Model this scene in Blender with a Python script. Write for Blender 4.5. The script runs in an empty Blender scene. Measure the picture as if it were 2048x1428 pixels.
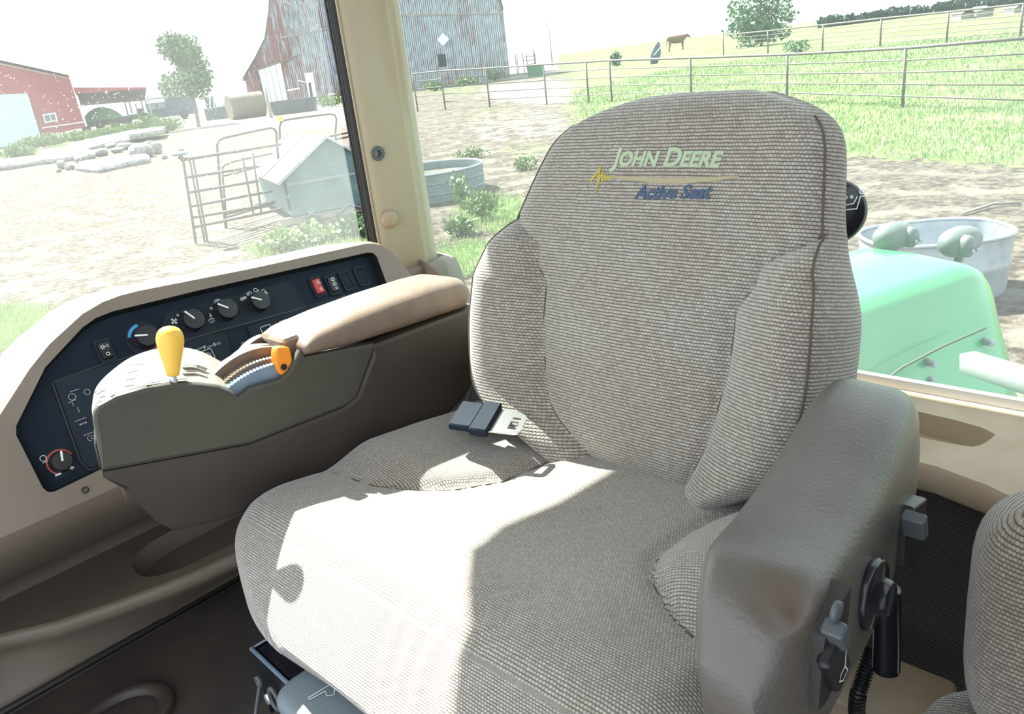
import bpy, math, random
from mathutils import Vector as V, Matrix, noise
from mathutils.geometry import tessellate_polygon
from math import sin, cos, pi, radians, sqrt, atan, atan2, exp
random.seed(7)
S = bpy.context.scene
COL = S.collection

# ------------------------------------------------------------------ camera
# world: X = operator's left, Y = rear of the tractor, Z up; eye stands in the left doorway
W, H, F = 2048, 1428, 1586.0
CAM = V((0, 0, 2.70))
AZ, PIT, ROLL = radians(45.5), atan(595 / 1586.0), radians(7.0)
fwdh = V((-sin(AZ), cos(AZ), 0)); r0 = V((cos(AZ), sin(AZ), 0)); ZZ = V((0, 0, 1))
FWD = fwdh * cos(PIT) - ZZ * sin(PIT); u0 = fwdh * sin(PIT) + ZZ * cos(PIT)
RGT = r0 * cos(ROLL) - u0 * sin(ROLL); DWN = -r0 * sin(ROLL) - u0 * cos(ROLL)
cd = bpy.data.cameras.new('camera'); co = bpy.data.objects.new('camera', cd); COL.objects.link(co)
m3 = Matrix((RGT, -DWN, -FWD)).transposed()
co.matrix_world = Matrix.Translation(CAM) @ m3.to_4x4()
cd.sensor_fit = 'HORIZONTAL'; cd.sensor_width = 36; cd.lens = F / W * 36; cd.clip_start = 0.02; cd.clip_end = 3000
S.camera = co
# ------------------------------------------------------------------ sky, sun, exposure
SUN_EL, SUN_AZ = radians(50), radians(6)      # azimuth from the operator's right towards the rear
wd = bpy.data.worlds.new('sky'); S.world = wd; wd.use_nodes = True
bg = wd.node_tree.nodes['Background']
bg.inputs[0].default_value = (0.83, 0.925, 1.0, 1); bg.inputs[1].default_value = 2.25
sl = bpy.data.lights.new('sun', 'SUN'); so = bpy.data.objects.new('sun', sl); COL.objects.link(so)
sl.energy = 26.0; sl.angle = radians(0.6); sl.color = (1.0, 0.955, 0.88)
sdir = V((-cos(SUN_EL) * cos(SUN_AZ), cos(SUN_EL) * sin(SUN_AZ), sin(SUN_EL)))
so.rotation_euler = (-sdir).to_track_quat('-Z', 'Y').to_euler(); so.location = (-6, 2, 12)
S.view_settings.view_transform = 'Standard'; S.view_settings.look = 'None'
S.view_settings.gamma = 1; S.view_settings.use_curve_mapping = False
S.view_settings.exposure = 0.15
S.cycles.max_bounces = 10; S.cycles.transparent_max_bounces = 24; S.cycles.diffuse_bounces = 5
S.cycles.use_denoising = True; S.cycles.sample_clamp_indirect = 8
S.cycles.caustics_reflective = False; S.cycles.caustics_refractive = False

# ------------------------------------------------------------------ helpers
def ray(x, y): return FWD + RGT * ((x - W / 2) / F) + DWN * ((y - H / 2) / F)
def onp(x, y, P, N):
    d = ray(x, y); N = V(N); return CAM + d * ((V(P) - CAM).dot(N) / d.dot(N))
def pl(x, y, ax, val):
    d = ray(x, y); return CAM + d * ((val - CAM[ax]) / d[ax])
def scr(P):
    v = V(P) - CAM; z = v.dot(FWD); return (W / 2 + F * v.dot(RGT) / z, H / 2 + F * v.dot(DWN) / z)
def sm(a, b, x):
    t = min(1, max(0, (x - a) / (b - a))); return t * t * (3 - 2 * t)
def terr(x, y):
    D = math.hypot(x, y); ph = math.degrees(atan2(-x, y))
    k = 1 - sm(30, 41, ph)
    z = 0.75 * sm(24, 46, D) * k
    if D < 70: z += 0.05 * noise.noise(V((x * .35, y * .35, 0))) * sm(3, 9, D)
    return z
def gnd(x, y):
    d = ray(x, y); t0 = 1.5 / F
    t = 2.0
    for _ in range(4000):
        P = CAM + d * t
        if P.z <= terr(P.x, P.y): break
        t *= 1.004
    return V((P.x, P.y, terr(P.x, P.y)))
def hgt(G, py):
    lo, hi = 0.0, 60.0
    for _ in range(40):
        m = (lo + hi) / 2
        if scr(G + V((0, 0, m)))[1] > py: lo = m
        else: hi = m
    return lo
def lerp(tab, x):
    if x <= tab[0][0]: return tab[0][1]
    for (a, va), (b, vb) in zip(tab, tab[1:]):
        if x <= b: return va + (vb - va) * (x - a) / (b - a)
    return tab[-1][1]
def slerp(tab, x):
    if x <= tab[0][0]: return tab[0][1]
    for (a, va), (b, vb) in zip(tab, tab[1:]):
        if x <= b:
            t = (x - a) / (b - a); t = t * t * (3 - 2 * t); return va + (vb - va) * t
    return tab[-1][1]

def nd(nt, t, **kw):
    n = nt.nodes.new(t)
    for k, v in kw.items(): setattr(n, k, v)
    return n
def mat(name, col, rough=.55, metal=0, col2=None, scale=8, bump=0, bscale=200, spec=.5, coat=0, detail=4, lo=.4, hi=.65, coord='Object', stretch=None):
    m = bpy.data.materials.new(name); m.use_nodes = True; nt = m.node_tree; b = nt.nodes['Principled BSDF']
    b.inputs['Base Color'].default_value = (*col, 1); b.inputs['Roughness'].default_value = rough
    b.inputs['Metallic'].default_value = metal; b.inputs['Specular IOR Level'].default_value = spec
    if coat: b.inputs['Coat Weight'].default_value = coat; b.inputs['Coat Roughness'].default_value = .42 if coat == .45 else .05
    tc = nd(nt, 'ShaderNodeTexCoord'); src = tc.outputs[coord]
    if stretch:
        mp = nd(nt, 'ShaderNodeMapping'); mp.inputs['Scale'].default_value = stretch
        nt.links.new(src, mp.inputs[0]); src = mp.outputs[0]
    if col2:
        n = nd(nt, 'ShaderNodeTexNoise'); n.inputs['Scale'].default_value = scale; n.inputs['Detail'].default_value = detail
        nt.links.new(src, n.inputs['Vector'])
        r = nd(nt, 'ShaderNodeMapRange'); r.inputs[1].default_value = lo; r.inputs[2].default_value = hi
        mx = nd(nt, 'ShaderNodeMix', data_type='RGBA')
        mx.inputs[6].default_value = (*col, 1); mx.inputs[7].default_value = (*col2, 1)
        nt.links.new(n.outputs[0], r.inputs[0]); nt.links.new(r.outputs[0], mx.inputs[0]); nt.links.new(mx.outputs[2], b.inputs['Base Color'])
    if bump:
        n2 = nd(nt, 'ShaderNodeTexNoise'); n2.inputs['Scale'].default_value = bscale; n2.inputs['Detail'].default_value = 3
        nt.links.new(src, n2.inputs['Vector'])
        bp = nd(nt, 'ShaderNodeBump'); bp.inputs['Strength'].default_value = bump; bp.inputs['Distance'].default_value = .002
        nt.links.new(n2.outputs[0], bp.inputs['Height']); nt.links.new(bp.outputs[0], b.inputs['Normal'])
    return m

def weave_mat(name, c1, c2, mortar, bw=.0052, rh=.0050, strength=.9, gap=.45):
    m = bpy.data.materials.new(name); m.use_nodes = True; nt = m.node_tree; b = nt.nodes['Principled BSDF']
    b.inputs['Roughness'].default_value = .95; b.inputs['Specular IOR Level'].default_value = .12
    b.inputs['Sheen Weight'].default_value = .45; b.inputs['Sheen Roughness'].default_value = .5
    uv = nd(nt, 'ShaderNodeUVMap')
    nz = nd(nt, 'ShaderNodeTexNoise'); nz.inputs['Scale'].default_value = 60
    nt.links.new(uv.outputs[0], nz.inputs['Vector'])
    ad = nd(nt, 'ShaderNodeMixRGB', blend_type='ADD'); ad.inputs[0].default_value = .0022
    nt.links.new(uv.outputs[0], ad.inputs[1]); nt.links.new(nz.outputs['Color'], ad.inputs[2])
    sx = nd(nt, 'ShaderNodeSeparateXYZ'); nt.links.new(ad.outputs[0], sx.inputs[0])
    def mth(op, x, y=None):
        n = nd(nt, 'ShaderNodeMath', operation=op)
        for i, v in enumerate((x, y)):
            if v is None: continue
            if isinstance(v, (int, float)): n.inputs[i].default_value = v
            else: nt.links.new(v, n.inputs[i])
        return n.outputs[0]
    vr = mth('DIVIDE', sx.outputs[1], rh); par = mth('MULTIPLY', mth('FLOOR', vr), .5)
    rp = mth('POWER', mth('ABSOLUTE', mth('SINE', mth('MULTIPLY', vr, pi))), .55)
    ur = mth('ADD', mth('DIVIDE', sx.outputs[0], bw), par)
    sp_ = mth('POWER', mth('ABSOLUTE', mth('SINE', mth('MULTIPLY', ur, pi))), .6)
    hh = mth('MULTIPLY', rp, mth('ADD', mth('MULTIPLY', sp_, gap), 1 - gap))
    wn = nd(nt, 'ShaderNodeTexWhiteNoise', noise_dimensions='2D'); cb = nd(nt, 'ShaderNodeCombineXYZ')
    nt.links.new(mth('FLOOR', ur), cb.inputs[0]); nt.links.new(mth('FLOOR', vr), cb.inputs[1]); nt.links.new(cb.outputs[0], wn.inputs[0])
    cm = nd(nt, 'ShaderNodeMixRGB'); cm.inputs[1].default_value = (*c1, 1); cm.inputs[2].default_value = (*c2, 1); nt.links.new(wn.outputs[0], cm.inputs[0])
    rr_ = nd(nt, 'ShaderNodeMapRange'); rr_.inputs[1].default_value = .22; rr_.inputs[2].default_value = .88; nt.links.new(hh, rr_.inputs[0])
    br = nd(nt, 'ShaderNodeMixRGB'); br.inputs[1].default_value = (*mortar, 1); nt.links.new(rr_.outputs[0], br.inputs[0]); nt.links.new(cm.outputs[0], br.inputs[2])
    n3 = nd(nt, 'ShaderNodeTexNoise'); n3.inputs['Scale'].default_value = 7; n3.inputs['Detail'].default_value = 5
    nt.links.new(uv.outputs[0], n3.inputs['Vector'])
    r = nd(nt, 'ShaderNodeMapRange'); r.inputs[1].default_value = .35; r.inputs[2].default_value = .7; r.inputs[3].default_value = .0; r.inputs[4].default_value = .30
    nt.links.new(n3.outputs[0], r.inputs[0])
    mx = nd(nt, 'ShaderNodeMixRGB', blend_type='MULTIPLY'); mx.inputs[2].default_value = (.72, .60, .50, 1)
    nt.links.new(r.outputs[0], mx.inputs[0]); nt.links.new(br.outputs[0], mx.inputs[1]); nt.links.new(mx.outputs[0], b.inputs['Base Color'])
    bp = nd(nt, 'ShaderNodeBump'); bp.inputs['Strength'].default_value = strength; bp.inputs['Distance'].default_value = .0012
    nt.links.new(hh, bp.inputs['Height']); nt.links.new(bp.outputs[0], b.inputs['Normal'])
    return m

class MB:
    def __init__(s): s.v = []; s.f = []; s.uv = None; s.mi = []
    def add(s, vs, fs, mi=0):
        o = len(s.v); s.v += [V(p) for p in vs]
        for f in fs: s.f.append([i + o for i in f]); s.mi.append(mi)
        return o
    def box(s, c, size, R=None, taper=1.0, mi=0):
        c = V(c); hx, hy, hz = size[0] / 2, size[1] / 2, size[2] / 2
        R = R or Matrix.Identity(3)
        vs = []
        for z in (-1, 1):
            k = taper if z > 0 else 1
            for x, y in ((-1, -1), (1, -1), (1, 1), (-1, 1)): vs.append(c + R @ V((x * hx * k, y * hy * k, z * hz)))
        s.add(vs, [(3, 2, 1, 0), (4, 5, 6, 7), (0, 1, 5, 4), (1, 2, 6, 5), (2, 3, 7, 6), (3, 0, 4, 7)], mi)
        return s
    def rbox(s, c, size, R=None, r=.01, seg=3):
        """box with rounded vertical (local z) edges and chamfered rims"""
        R = R or Matrix.Identity(3); c = V(c); hx, hy, hz = size[0] / 2, size[1] / 2, size[2] / 2
        def loop(inset, z):
            out = []; rr = max(r - inset, r * .3)
            for sx, sy, a0 in ((1, 1, 0), (-1, 1, pi / 2), (-1, -1, pi), (1, -1, 1.5 * pi)):
                for k in range(seg + 1):
                    a = a0 + pi / 2 * k / seg
                    out.append(c + R @ V((sx * (hx - r) + (rr + 0) * cos(a) * 1, sy * (hy - r) + rr * sin(a), z)))
            return out
        e = min(r, hz) * .6
        s.loft([loop(e * .9, -hz), loop(0, -hz + e), loop(0, hz - e), loop(e * .9, hz)], closed=True, caps=True)
        return s
    def tube(s, path, r, n=8, caps=True, mi=0):
        path = [V(p) for p in path]; rr = list(r) if isinstance(r, (list, tuple)) else [r] * len(path)
        if len(rr) != len(path): rr = [lerp(list(enumerate(rr)), i * (len(rr) - 1) / (len(path) - 1)) for i in range(len(path))]
        rings = []; up = None
        for i, p in enumerate(path):
            t = (path[min(i + 1, len(path) - 1)] - path[max(i - 1, 0)])
            if t.length < 1e-9: t = V((0, 0, 1))
            t.normalize()
            if up is None:
                up = V((0, 0, 1)) if abs(t.z) < .9 else V((1, 0, 0))
            a = t.cross(up); a.normalize(); b = a.cross(t); up = b
            rings.append([p + (a * cos(2 * pi * k / n) + b * sin(2 * pi * k / n)) * rr[i] for k in range(n)])
        s.loft(rings, True, caps, mi); return s
    def loft(s, rings, closed=True, caps=False, mi=0):
        n = len(rings[0]); vs = [p for r in rings for p in r]; fs = []
        for i in range(len(rings) - 1):
            for k in range(n if closed else n - 1):
                k2 = (k + 1) % n
                fs.append((i * n + k, i * n + k2, (i + 1) * n + k2, (i + 1) * n + k))
        if caps:
            fs.append(tuple(range(n - 1, -1, -1))); o = (len(rings) - 1) * n; fs.append(tuple(range(o, o + n)))
        s.add(vs, fs, mi); return s
    def lathe(s, prof, O, ax=(0, 0, 1), n=24, mi=0):
        O = V(O); ax = V(ax).normalized(); t = V((1, 0, 0)) if abs(ax.x) < .9 else V((0, 1, 0))
        a = ax.cross(t).normalized(); b = ax.cross(a)
        s.loft([[O + ax * h + (a * cos(2 * pi * k / n) + b * sin(2 * pi * k / n)) * max(r, 1e-5) for k in range(n)] for r, h in prof], True, True, mi)
        return s
    def plate(s, outer, holes, fr, depth, mi=0):
        """flat plate in frame fr=(O,e1,e2,n): front at n=0, back at -depth"""
        O, e1, e2, n = [V(q) for q in fr]
        loops = [outer] + list(holes)
        T = tessellate_polygon([[V((p[0], p[1], 0)) for p in L] for L in loops])
        flat = [p for L in loops for p in L]
        vf = [O + e1 * p[0] + e2 * p[1] for p in flat]; N = len(vf)
        vs = vf + [p - n * depth for p in vf]; fs = []
        for t in T:
            a, b, c = [vf[i] for i in t]
            t = tuple(t) if (b - a).cross(c - a).dot(n) > 0 else tuple(reversed(t))
            fs.append(t); fs.append(tuple(N + i for i in reversed(t)))
        o = 0
        for li, L in enumerate(loops):
            k = len(L); ar = sum(L[i][0] * L[(i + 1) % k][1] - L[(i + 1) % k][0] * L[i][1] for i in range(k))
            hand = e1.cross(e2).dot(n)
            fl = (ar * hand > 0) == (li == 0)
            for i in range(k):
                j = (i + 1) % k; q = (o + i, o + i + N, o + j + N, o + j)
                fs.append(q if fl else tuple(reversed(q)))
            o += k
        s.add(vs, fs, mi); return s
    def strokes(s, lines, w, fr, lift=.0004, mi=0):
        O, e1, e2, n = [V(q) for q in fr]
        for L in lines:
            L = [V((p[0], p[1])) for p in L]; k = len(L)
            left = []; right = []
            for i, p in enumerate(L):
                t = (L[min(i + 1, k - 1)] - L[max(i - 1, 0)])
                if (L[0] - L[-1]).length < 1e-7 and i in (0, k - 1): t = L[1] - L[-2]
                if t.length < 1e-9: t = V((1, 0))
                t.normalize(); q = V((-t.y, t.x)) * w / 2
                left.append(p + q); right.append(p - q)
            vs = [O + n * lift + e1 * p.x + e2 * p.y for p in left + right]
            s.add(vs, [(i + k, i + 1 + k, i + 1, i) for i in range(k - 1)], mi)
        return s
    def build(s, name, m, parent=None, smooth=True, kind=None, ang=None, label=None):
        me = bpy.data.meshes.new(name)
        O = ORG.get(parent.name, V((0, 0, 0))) if parent else V((0, 0, 0))
        me.from_pydata([p - O for p in s.v], [], s.f); 
        for mm in (m if isinstance(m, (list, tuple)) else [m]): me.materials.append(mm)
        if s.mi and max(s.mi): me.polygons.foreach_set('material_index', s.mi)
        if s.uv:
            ul = me.uv_layers.new(name='UVMap')
            d = [0.0] * (2 * len(me.loops))
            for i, lp in enumerate(me.loops):
                d[2 * i], d[2 * i + 1] = s.uv[lp.vertex_index]
            ul.data.foreach_set('uv', d)
        if smooth:
            me.polygons.foreach_set('use_smooth', [True] * len(me.polygons))
        me.update()
        if smooth and ang is not None: me.set_sharp_from_angle(angle=radians(ang))
        o = bpy.data.objects.new(name, me); COL.objects.link(o)
        if parent: o.parent = parent; ORG[o.name] = O
        else: ORG[o.name] = V((0, 0, 0))
        if kind: o['kind'] = kind
        if label: o['label'] = label
        return o
ORG = {}
def thing(name, label, cat, loc=(0, 0, 0), group=None):
    o = bpy.data.objects.new(name, None); COL.objects.link(o); o.location = loc; ORG[o.name] = V(loc)
    o.empty_display_size = .1; o['label'] = label; o['category'] = cat
    if group: o['group'] = group
    return o
def tag(o, label, cat, group=None):
    o['label'] = label; o['category'] = cat
    if group: o['group'] = group
    return o
def structure(o, kind='structure'): o['kind'] = kind; return o
def txt(body, size, fr, shear=0, offset=0, align='LEFT', sp=1.0, smallcaps=False):
    """mesh verts/faces of a text in frame fr; returned as (points2d, faces)"""
    c = bpy.data.curves.new('t', 'FONT'); c.body = body; c.size = size; c.shear = shear; c.offset = offset; c.align_x = align
    c.space_character = sp; c.resolution_u = 3
    if smallcaps:
        c.small_caps_scale = .8
        for i, ch in enumerate(body):
            if ch.islower(): c.body_format[i].use_small_caps = True
    o = bpy.data.objects.new('t', c); COL.objects.link(o)
    dg = bpy.context.evaluated_depsgraph_get(); dg.update()
    me = bpy.data.meshes.new_from_object(o.evaluated_get(dg))
    pts = [(v.co.x, v.co.y) for v in me.vertices]; fs = [tuple(p.vertices) for p in me.polygons]
    bpy.data.objects.remove(o); bpy.data.curves.remove(c); bpy.data.meshes.remove(me)
    return pts, fs
def put_txt(mb, body, size, fr, at=(0, 0), lift=.0004, rot=0, **k):
    O, e1, e2, n = [V(q) for q in fr]; pts, fs = txt(body, size, fr, **k)
    ca, sa = cos(rot), sin(rot)
    pts = [(at[0] + x * ca - y * sa, at[1] + x * sa + y * ca) for x, y in pts]
    vs = [O + n * lift + e1 * x + e2 * y for x, y in pts]
    mb.add(vs, fs)
def circ(cx, cy, r, n=14, a0=0, a1=2 * pi): return [(cx + r * cos(a0 + (a1 - a0) * k / n), cy + r * sin(a0 + (a1 - a0) * k / n)) for k in range(n + 1)]
def rrect(cx, cy, w, h, r=.003, n=3, closed=False):
    out = []
    for sx, sy, a in ((1, 1, 0), (-1, 1, pi / 2), (-1, -1, pi), (1, -1, 1.5 * pi)):
        for k in range(n + 1):
            t = a + pi / 2 * k / n; out.append((cx + sx * (w / 2 - r) + r * cos(t), cy + sy * (h / 2 - r) + r * sin(t)))
    if closed: out.append(out[0])
    return out
def smooth_poly(P, it=2):
    for _ in range(it):
        Q = []
        for i in range(len(P)):
            a, b = P[i], P[(i + 1) % len(P)]
            Q.append(tuple(a[j] * .75 + b[j] * .25 for j in range(len(a)))); Q.append(tuple(a[j] * .25 + b[j] * .75 for j in range(len(a))))
        P = Q
    return P
def chaikin(P, it=2):
    for _ in range(it):
        Q = [P[0]]
        for a, b in zip(P, P[1:]):
            Q.append(tuple(a[j] * .75 + b[j] * .25 for j in range(len(a)))); Q.append(tuple(a[j] * .25 + b[j] * .75 for j in range(len(a))))
        P = Q + [P[-1]]
    return P

# ------------------------------------------------------------------ materials
M = {}
M['tan'] = mat('tan_plastic', (.205, .163, .130), .5, col2=(.178, .140, .110), scale=5, bump=.15, bscale=900)
M['tan_light'] = mat('tan_vinyl', (.40, .315, .225), .7, col2=(.33, .24, .155), scale=6, bump=.25, bscale=700)
M['pillar'] = mat('pillar_cloth', (.37, .31, .215), .85, col2=(.285, .20, .12), scale=3.5, bump=.6, bscale=600, lo=.5, hi=.75, stretch=(1, 1, .45))
M['brown'] = mat('brown_plastic', (.046, .034, .027), .5, col2=(.039, .029, .024), scale=9, bump=.12, bscale=900)
M['olive'] = mat('olive_plastic', (.056, .052, .042), .45, col2=(.050, .046, .037), scale=9, bump=.1, bscale=900)
M['pad'] = mat('brown_vinyl', (.19, .135, .10), .42, col2=(.16, .113, .083), scale=30, bump=.3, bscale=420)
M['leather'] = mat('worn_vinyl', (.098, .084, .072), .42, col2=(.080, .069, .059), scale=14, bump=.45, bscale=230, coat=.45)
M['navy'] = mat('navy_panel', (.010, .016, .027), .65, col2=(.014, .020, .032), scale=15, spec=.12)
M['navy2'] = mat('slate_panel', (.018, .025, .037), .6, col2=(.014, .020, .030), scale=20, spec=.15)
M['black'] = mat('black_plastic', (.012, .012, .014), .42)
def worn(m, col):
    nt = m.node_tree; b = nt.nodes['Principled BSDF']; src = b.inputs['Base Color'].links[0].from_socket
    at = nd(nt, 'ShaderNodeAttribute'); at.attribute_name = 'worn'; mx = nd(nt, 'ShaderNodeMix', data_type='RGBA')
    nt.links.new(at.outputs['Fac'], mx.inputs[0]); nt.links.new(src, mx.inputs[6]); mx.inputs[7].default_value = (*col, 1); nt.links.new(mx.outputs[2], b.inputs['Base Color'])
worn(M['leather'], (.075, .042, .024))
M['rubber'] = mat('black_rubber', (.02, .019, .018), .6)
M['gloss'] = mat('black_gloss', (.010, .011, .016), .22)
M['grey'] = mat('grey_plastic', (.16, .19, .21), .5)
M['grey_dk'] = mat('dark_grey_plastic', (.07, .078, .085), .5)
M['white'] = mat('white_print', (.75, .77, .78), .6)
M['dimwhite'] = mat('faded_print', (.34, .37, .40), .6)
M['red'] = mat('red_plastic', (.45, .03, .028), .4)
M['redprint'] = mat('red_print', (.42, .075, .04), .6)
M['blueprint'] = mat('blue_print', (.05, .33, .62), .6)
M['yellow'] = mat('yellow_plastic', (.78, .46, .06), .4)
M['orange'] = mat('orange_plastic', (.85, .27, .02), .42)
M['steel'] = mat('bright_steel', (.74, .76, .80), .25, 1)
M['zinc'] = mat('zinc_shaft', (.55, .57, .58), .4, .8)
M['bluegrey'] = mat('scuffed_quadrant', (.13, .19, .25), .5, col2=(.18, .24, .30), scale=30)
M['weave'] = weave_mat('woven_seat_cloth', (.47, .435, .39), (.345, .31, .272), (.068, .054, .043))
M['weave_c'] = weave_mat('cushion_cloth', (.47, .43, .385), (.345, .31, .272), (.076, .062, .05), bw=.0044, rh=.0040, strength=.75, gap=.6)
M['weave_r'] = weave_mat('dark_lining', (.05, .042, .034), (.036, .03, .025), (.012, .01, .008), bw=.006, rh=.005)
M['weave_b'] = weave_mat('buddy_cloth', (.34, .295, .245), (.24, .205, .17), (.045, .034, .028), bw=.0048, rh=.0044)
M['piping'] = mat('dark_seam', (.10, .08, .06), .9)
M['mat'] = mat('floor_rubber', (.030, .022, .017), .75, col2=(.045, .034, .027), scale=7, bump=.35, bscale=500)
M['headliner'] = mat('headliner', (.42, .36, .28), .9)
M['greenpaint'] = mat('green_paint', (.022, .27, .085), .34, col2=(.03, .30, .10), scale=6, spec=.8, coat=.6)
M['lamp_grey'] = mat('lamp_housing', (.10, .125, .12), .5)
M['galv'] = mat('galvanised', (.36, .39, .43), .42, .4, col2=(.28, .31, .35), scale=9)
M['galv_old'] = mat('old_galvanised', (.19, .235, .25), .5, .3, col2=(.14, .175, .19), scale=6)
M['sheet'] = mat('metal_sheet', (.62, .64, .66), .3, .5, col2=(.52, .54, .56), scale=3)
M['teal'] = mat('weathered_bin', (.065, .125, .13), .6, col2=(.10, .165, .165), scale=4)
M['pipe'] = mat('rusty_pipe', (.075, .055, .047), .65, .2, col2=(.12, .098, .085), scale=20)
M['pipe_d'] = mat('dark_pipe', (.085, .070, .065), .6, .2, col2=(.14, .11, .10), scale=8)
M['shed_red'] = mat('red_sheet', (.30, .035, .045), .5, col2=(.26, .03, .037), scale=1.2)
M['shed_white'] = mat('white_sheet', (.46, .52, .54), .5)
M['trimwhite'] = mat('white_trim', (.78, .8, .82), .5)
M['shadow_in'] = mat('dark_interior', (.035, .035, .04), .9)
M['pane'] = mat('window_pane', (.06, .08, .10), .15)
M['truck'] = mat('truck_paint', (.05, .065, .10), .35, col2=(.08, .095, .13), scale=3)
M['tyre'] = mat('tyre', (.03, .03, .03), .8)
M['tarp'] = mat('green_tarp', (.05, .19, .09), .6)
M['plastic_tank'] = mat('dark_tank', (.045, .06, .075), .5)
M['straw'] = mat('straw', (.17, .145, .11), .95, col2=(.10, .082, .06), scale=14, bump=.5, bscale=90)
M['bark'] = mat('bark', (.12, .09, .07), .9, col2=(.2, .16, .13), scale=12)
M['concrete'] = mat('broken_concrete', (.25, .24, .23), .9, col2=(.14, .13, .125), scale=5, bump=.4, bscale=30)
M['wood'] = mat('grey_wood', (.23, .20, .175), .85, col2=(.33, .30, .27), scale=3, stretch=(1, 1, .2))
M['leaf_a'] = mat('leaf_green', (.075, .15, .06), .6, col2=(.11, .19, .075), scale=3)
M['leaf_b'] = mat('leaf_light', (.15, .215, .065), .6, col2=(.10, .165, .05), scale=3)
M['leaf_y'] = mat('broad_leaf', (.20, .27, .085), .55, col2=(.13, .20, .06), scale=4)
M['leaf_d'] = mat('leaf_dark', (.035, .065, .04), .7, col2=(.055, .09, .05), scale=2)
M['grass'] = mat('grass_blade', (.27, .37, .14), .7, col2=(.36, .42, .21), scale=.35)
M['thread_g'] = mat('green_thread', (.42, .50, .33), .6, bump=.6, bscale=900)
M['thread_y'] = mat('gold_thread', (.48, .37, .06), .6, bump=.6, bscale=900)
M['thread_t'] = mat('tan_thread', (.40, .34, .20), .6, bump=.6, bscale=900)
M['thread_b'] = mat('blue_thread', (.055, .09, .155), .6, bump=.6, bscale=900)
M['cow'] = mat('brown_hide', (.17, .085, .05), .8)

def glass_mat(name, dust, specks, seed, gscale):
    m = bpy.data.materials.new(name); m.use_nodes = True; nt = m.node_tree; nt.nodes.clear()
    out = nd(nt, 'ShaderNodeOutputMaterial'); tr = nd(nt, 'ShaderNodeBsdfTransparent')
    tr.inputs[0].default_value = (.93, .975, .955, 1)
    df = nd(nt, 'ShaderNodeBsdfDiffuse'); df.inputs[0].default_value = (.85, .87, .88, 1)
    tl = nd(nt, 'ShaderNodeBsdfTranslucent'); tl.inputs[0].default_value = (.85, .87, .88, 1)
    m1 = nd(nt, 'ShaderNodeMixShader'); m1.inputs[0].default_value = .6
    nt.links.new(df.outputs[0], m1.inputs[1]); nt.links.new(tl.outputs[0], m1.inputs[2])
    tc = nd(nt, 'ShaderNodeTexCoord')
    n1 = nd(nt, 'ShaderNodeTexNoise'); n1.inputs['Scale'].default_value = 2.2; n1.inputs['Detail'].default_value = 3
    nt.links.new(tc.outputs['Object'], n1.inputs['Vector'])
    r1 = nd(nt, 'ShaderNodeMapRange'); r1.inputs[1].default_value = .3; r1.inputs[2].default_value = .75; r1.inputs[3].default_value = dust * .55; r1.inputs[4].default_value = dust * 1.5
    nt.links.new(n1.outputs[0], r1.inputs[0])
    vo = nd(nt, 'ShaderNodeTexVoronoi'); vo.inputs['Scale'].default_value = gscale; nt.links.new(tc.outputs['Object'], vo.inputs['Vector'])
    n2 = nd(nt, 'ShaderNodeTexNoise'); n2.inputs['Scale'].default_value = 5; n2.inputs['Detail'].default_value = 6; nt.links.new(tc.outputs['Object'], n2.inputs['Vector'])
    r2 = nd(nt, 'ShaderNodeMapRange'); r2.inputs[1].default_value = .46; r2.inputs[2].default_value = .74; r2.inputs[3].default_value = .0; r2.inputs[4].default_value = .17
    nt.links.new(n2.outputs[0], r2.inputs[0])
    lt = nd(nt, 'ShaderNodeMath', operation='LESS_THAN'); nt.links.new(vo.outputs['Distance'], lt.inputs[0]); nt.links.new(r2.outputs[0], lt.inputs[1])
    ms = nd(nt, 'ShaderNodeMath', operation='MULTIPLY'); ms.inputs[1].default_value = specks; nt.links.new(lt.outputs[0], ms.inputs[0])
    sm_ = nd(nt, 'ShaderNodeMath', operation='ADD', use_clamp=True); nt.links.new(ms.outputs[0], sm_.inputs[0]); nt.links.new(r1.outputs[0], sm_.inputs[1])
    m2 = nd(nt, 'ShaderNodeMixShader'); nt.links.new(sm_.outputs[0], m2.inputs[0]); nt.links.new(tr.outputs[0], m2.inputs[1]); nt.links.new(m1.outputs[0], m2.inputs[2])
    nt.links.new(m2.outputs[0], out.inputs[0])
    return m
M['glass_side'] = glass_mat('dusty_side_glass', .05, .45, 1, 120)
M['glass_rear'] = glass_mat('dusty_rear_glass', .08, .3, 2, 130)

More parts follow.
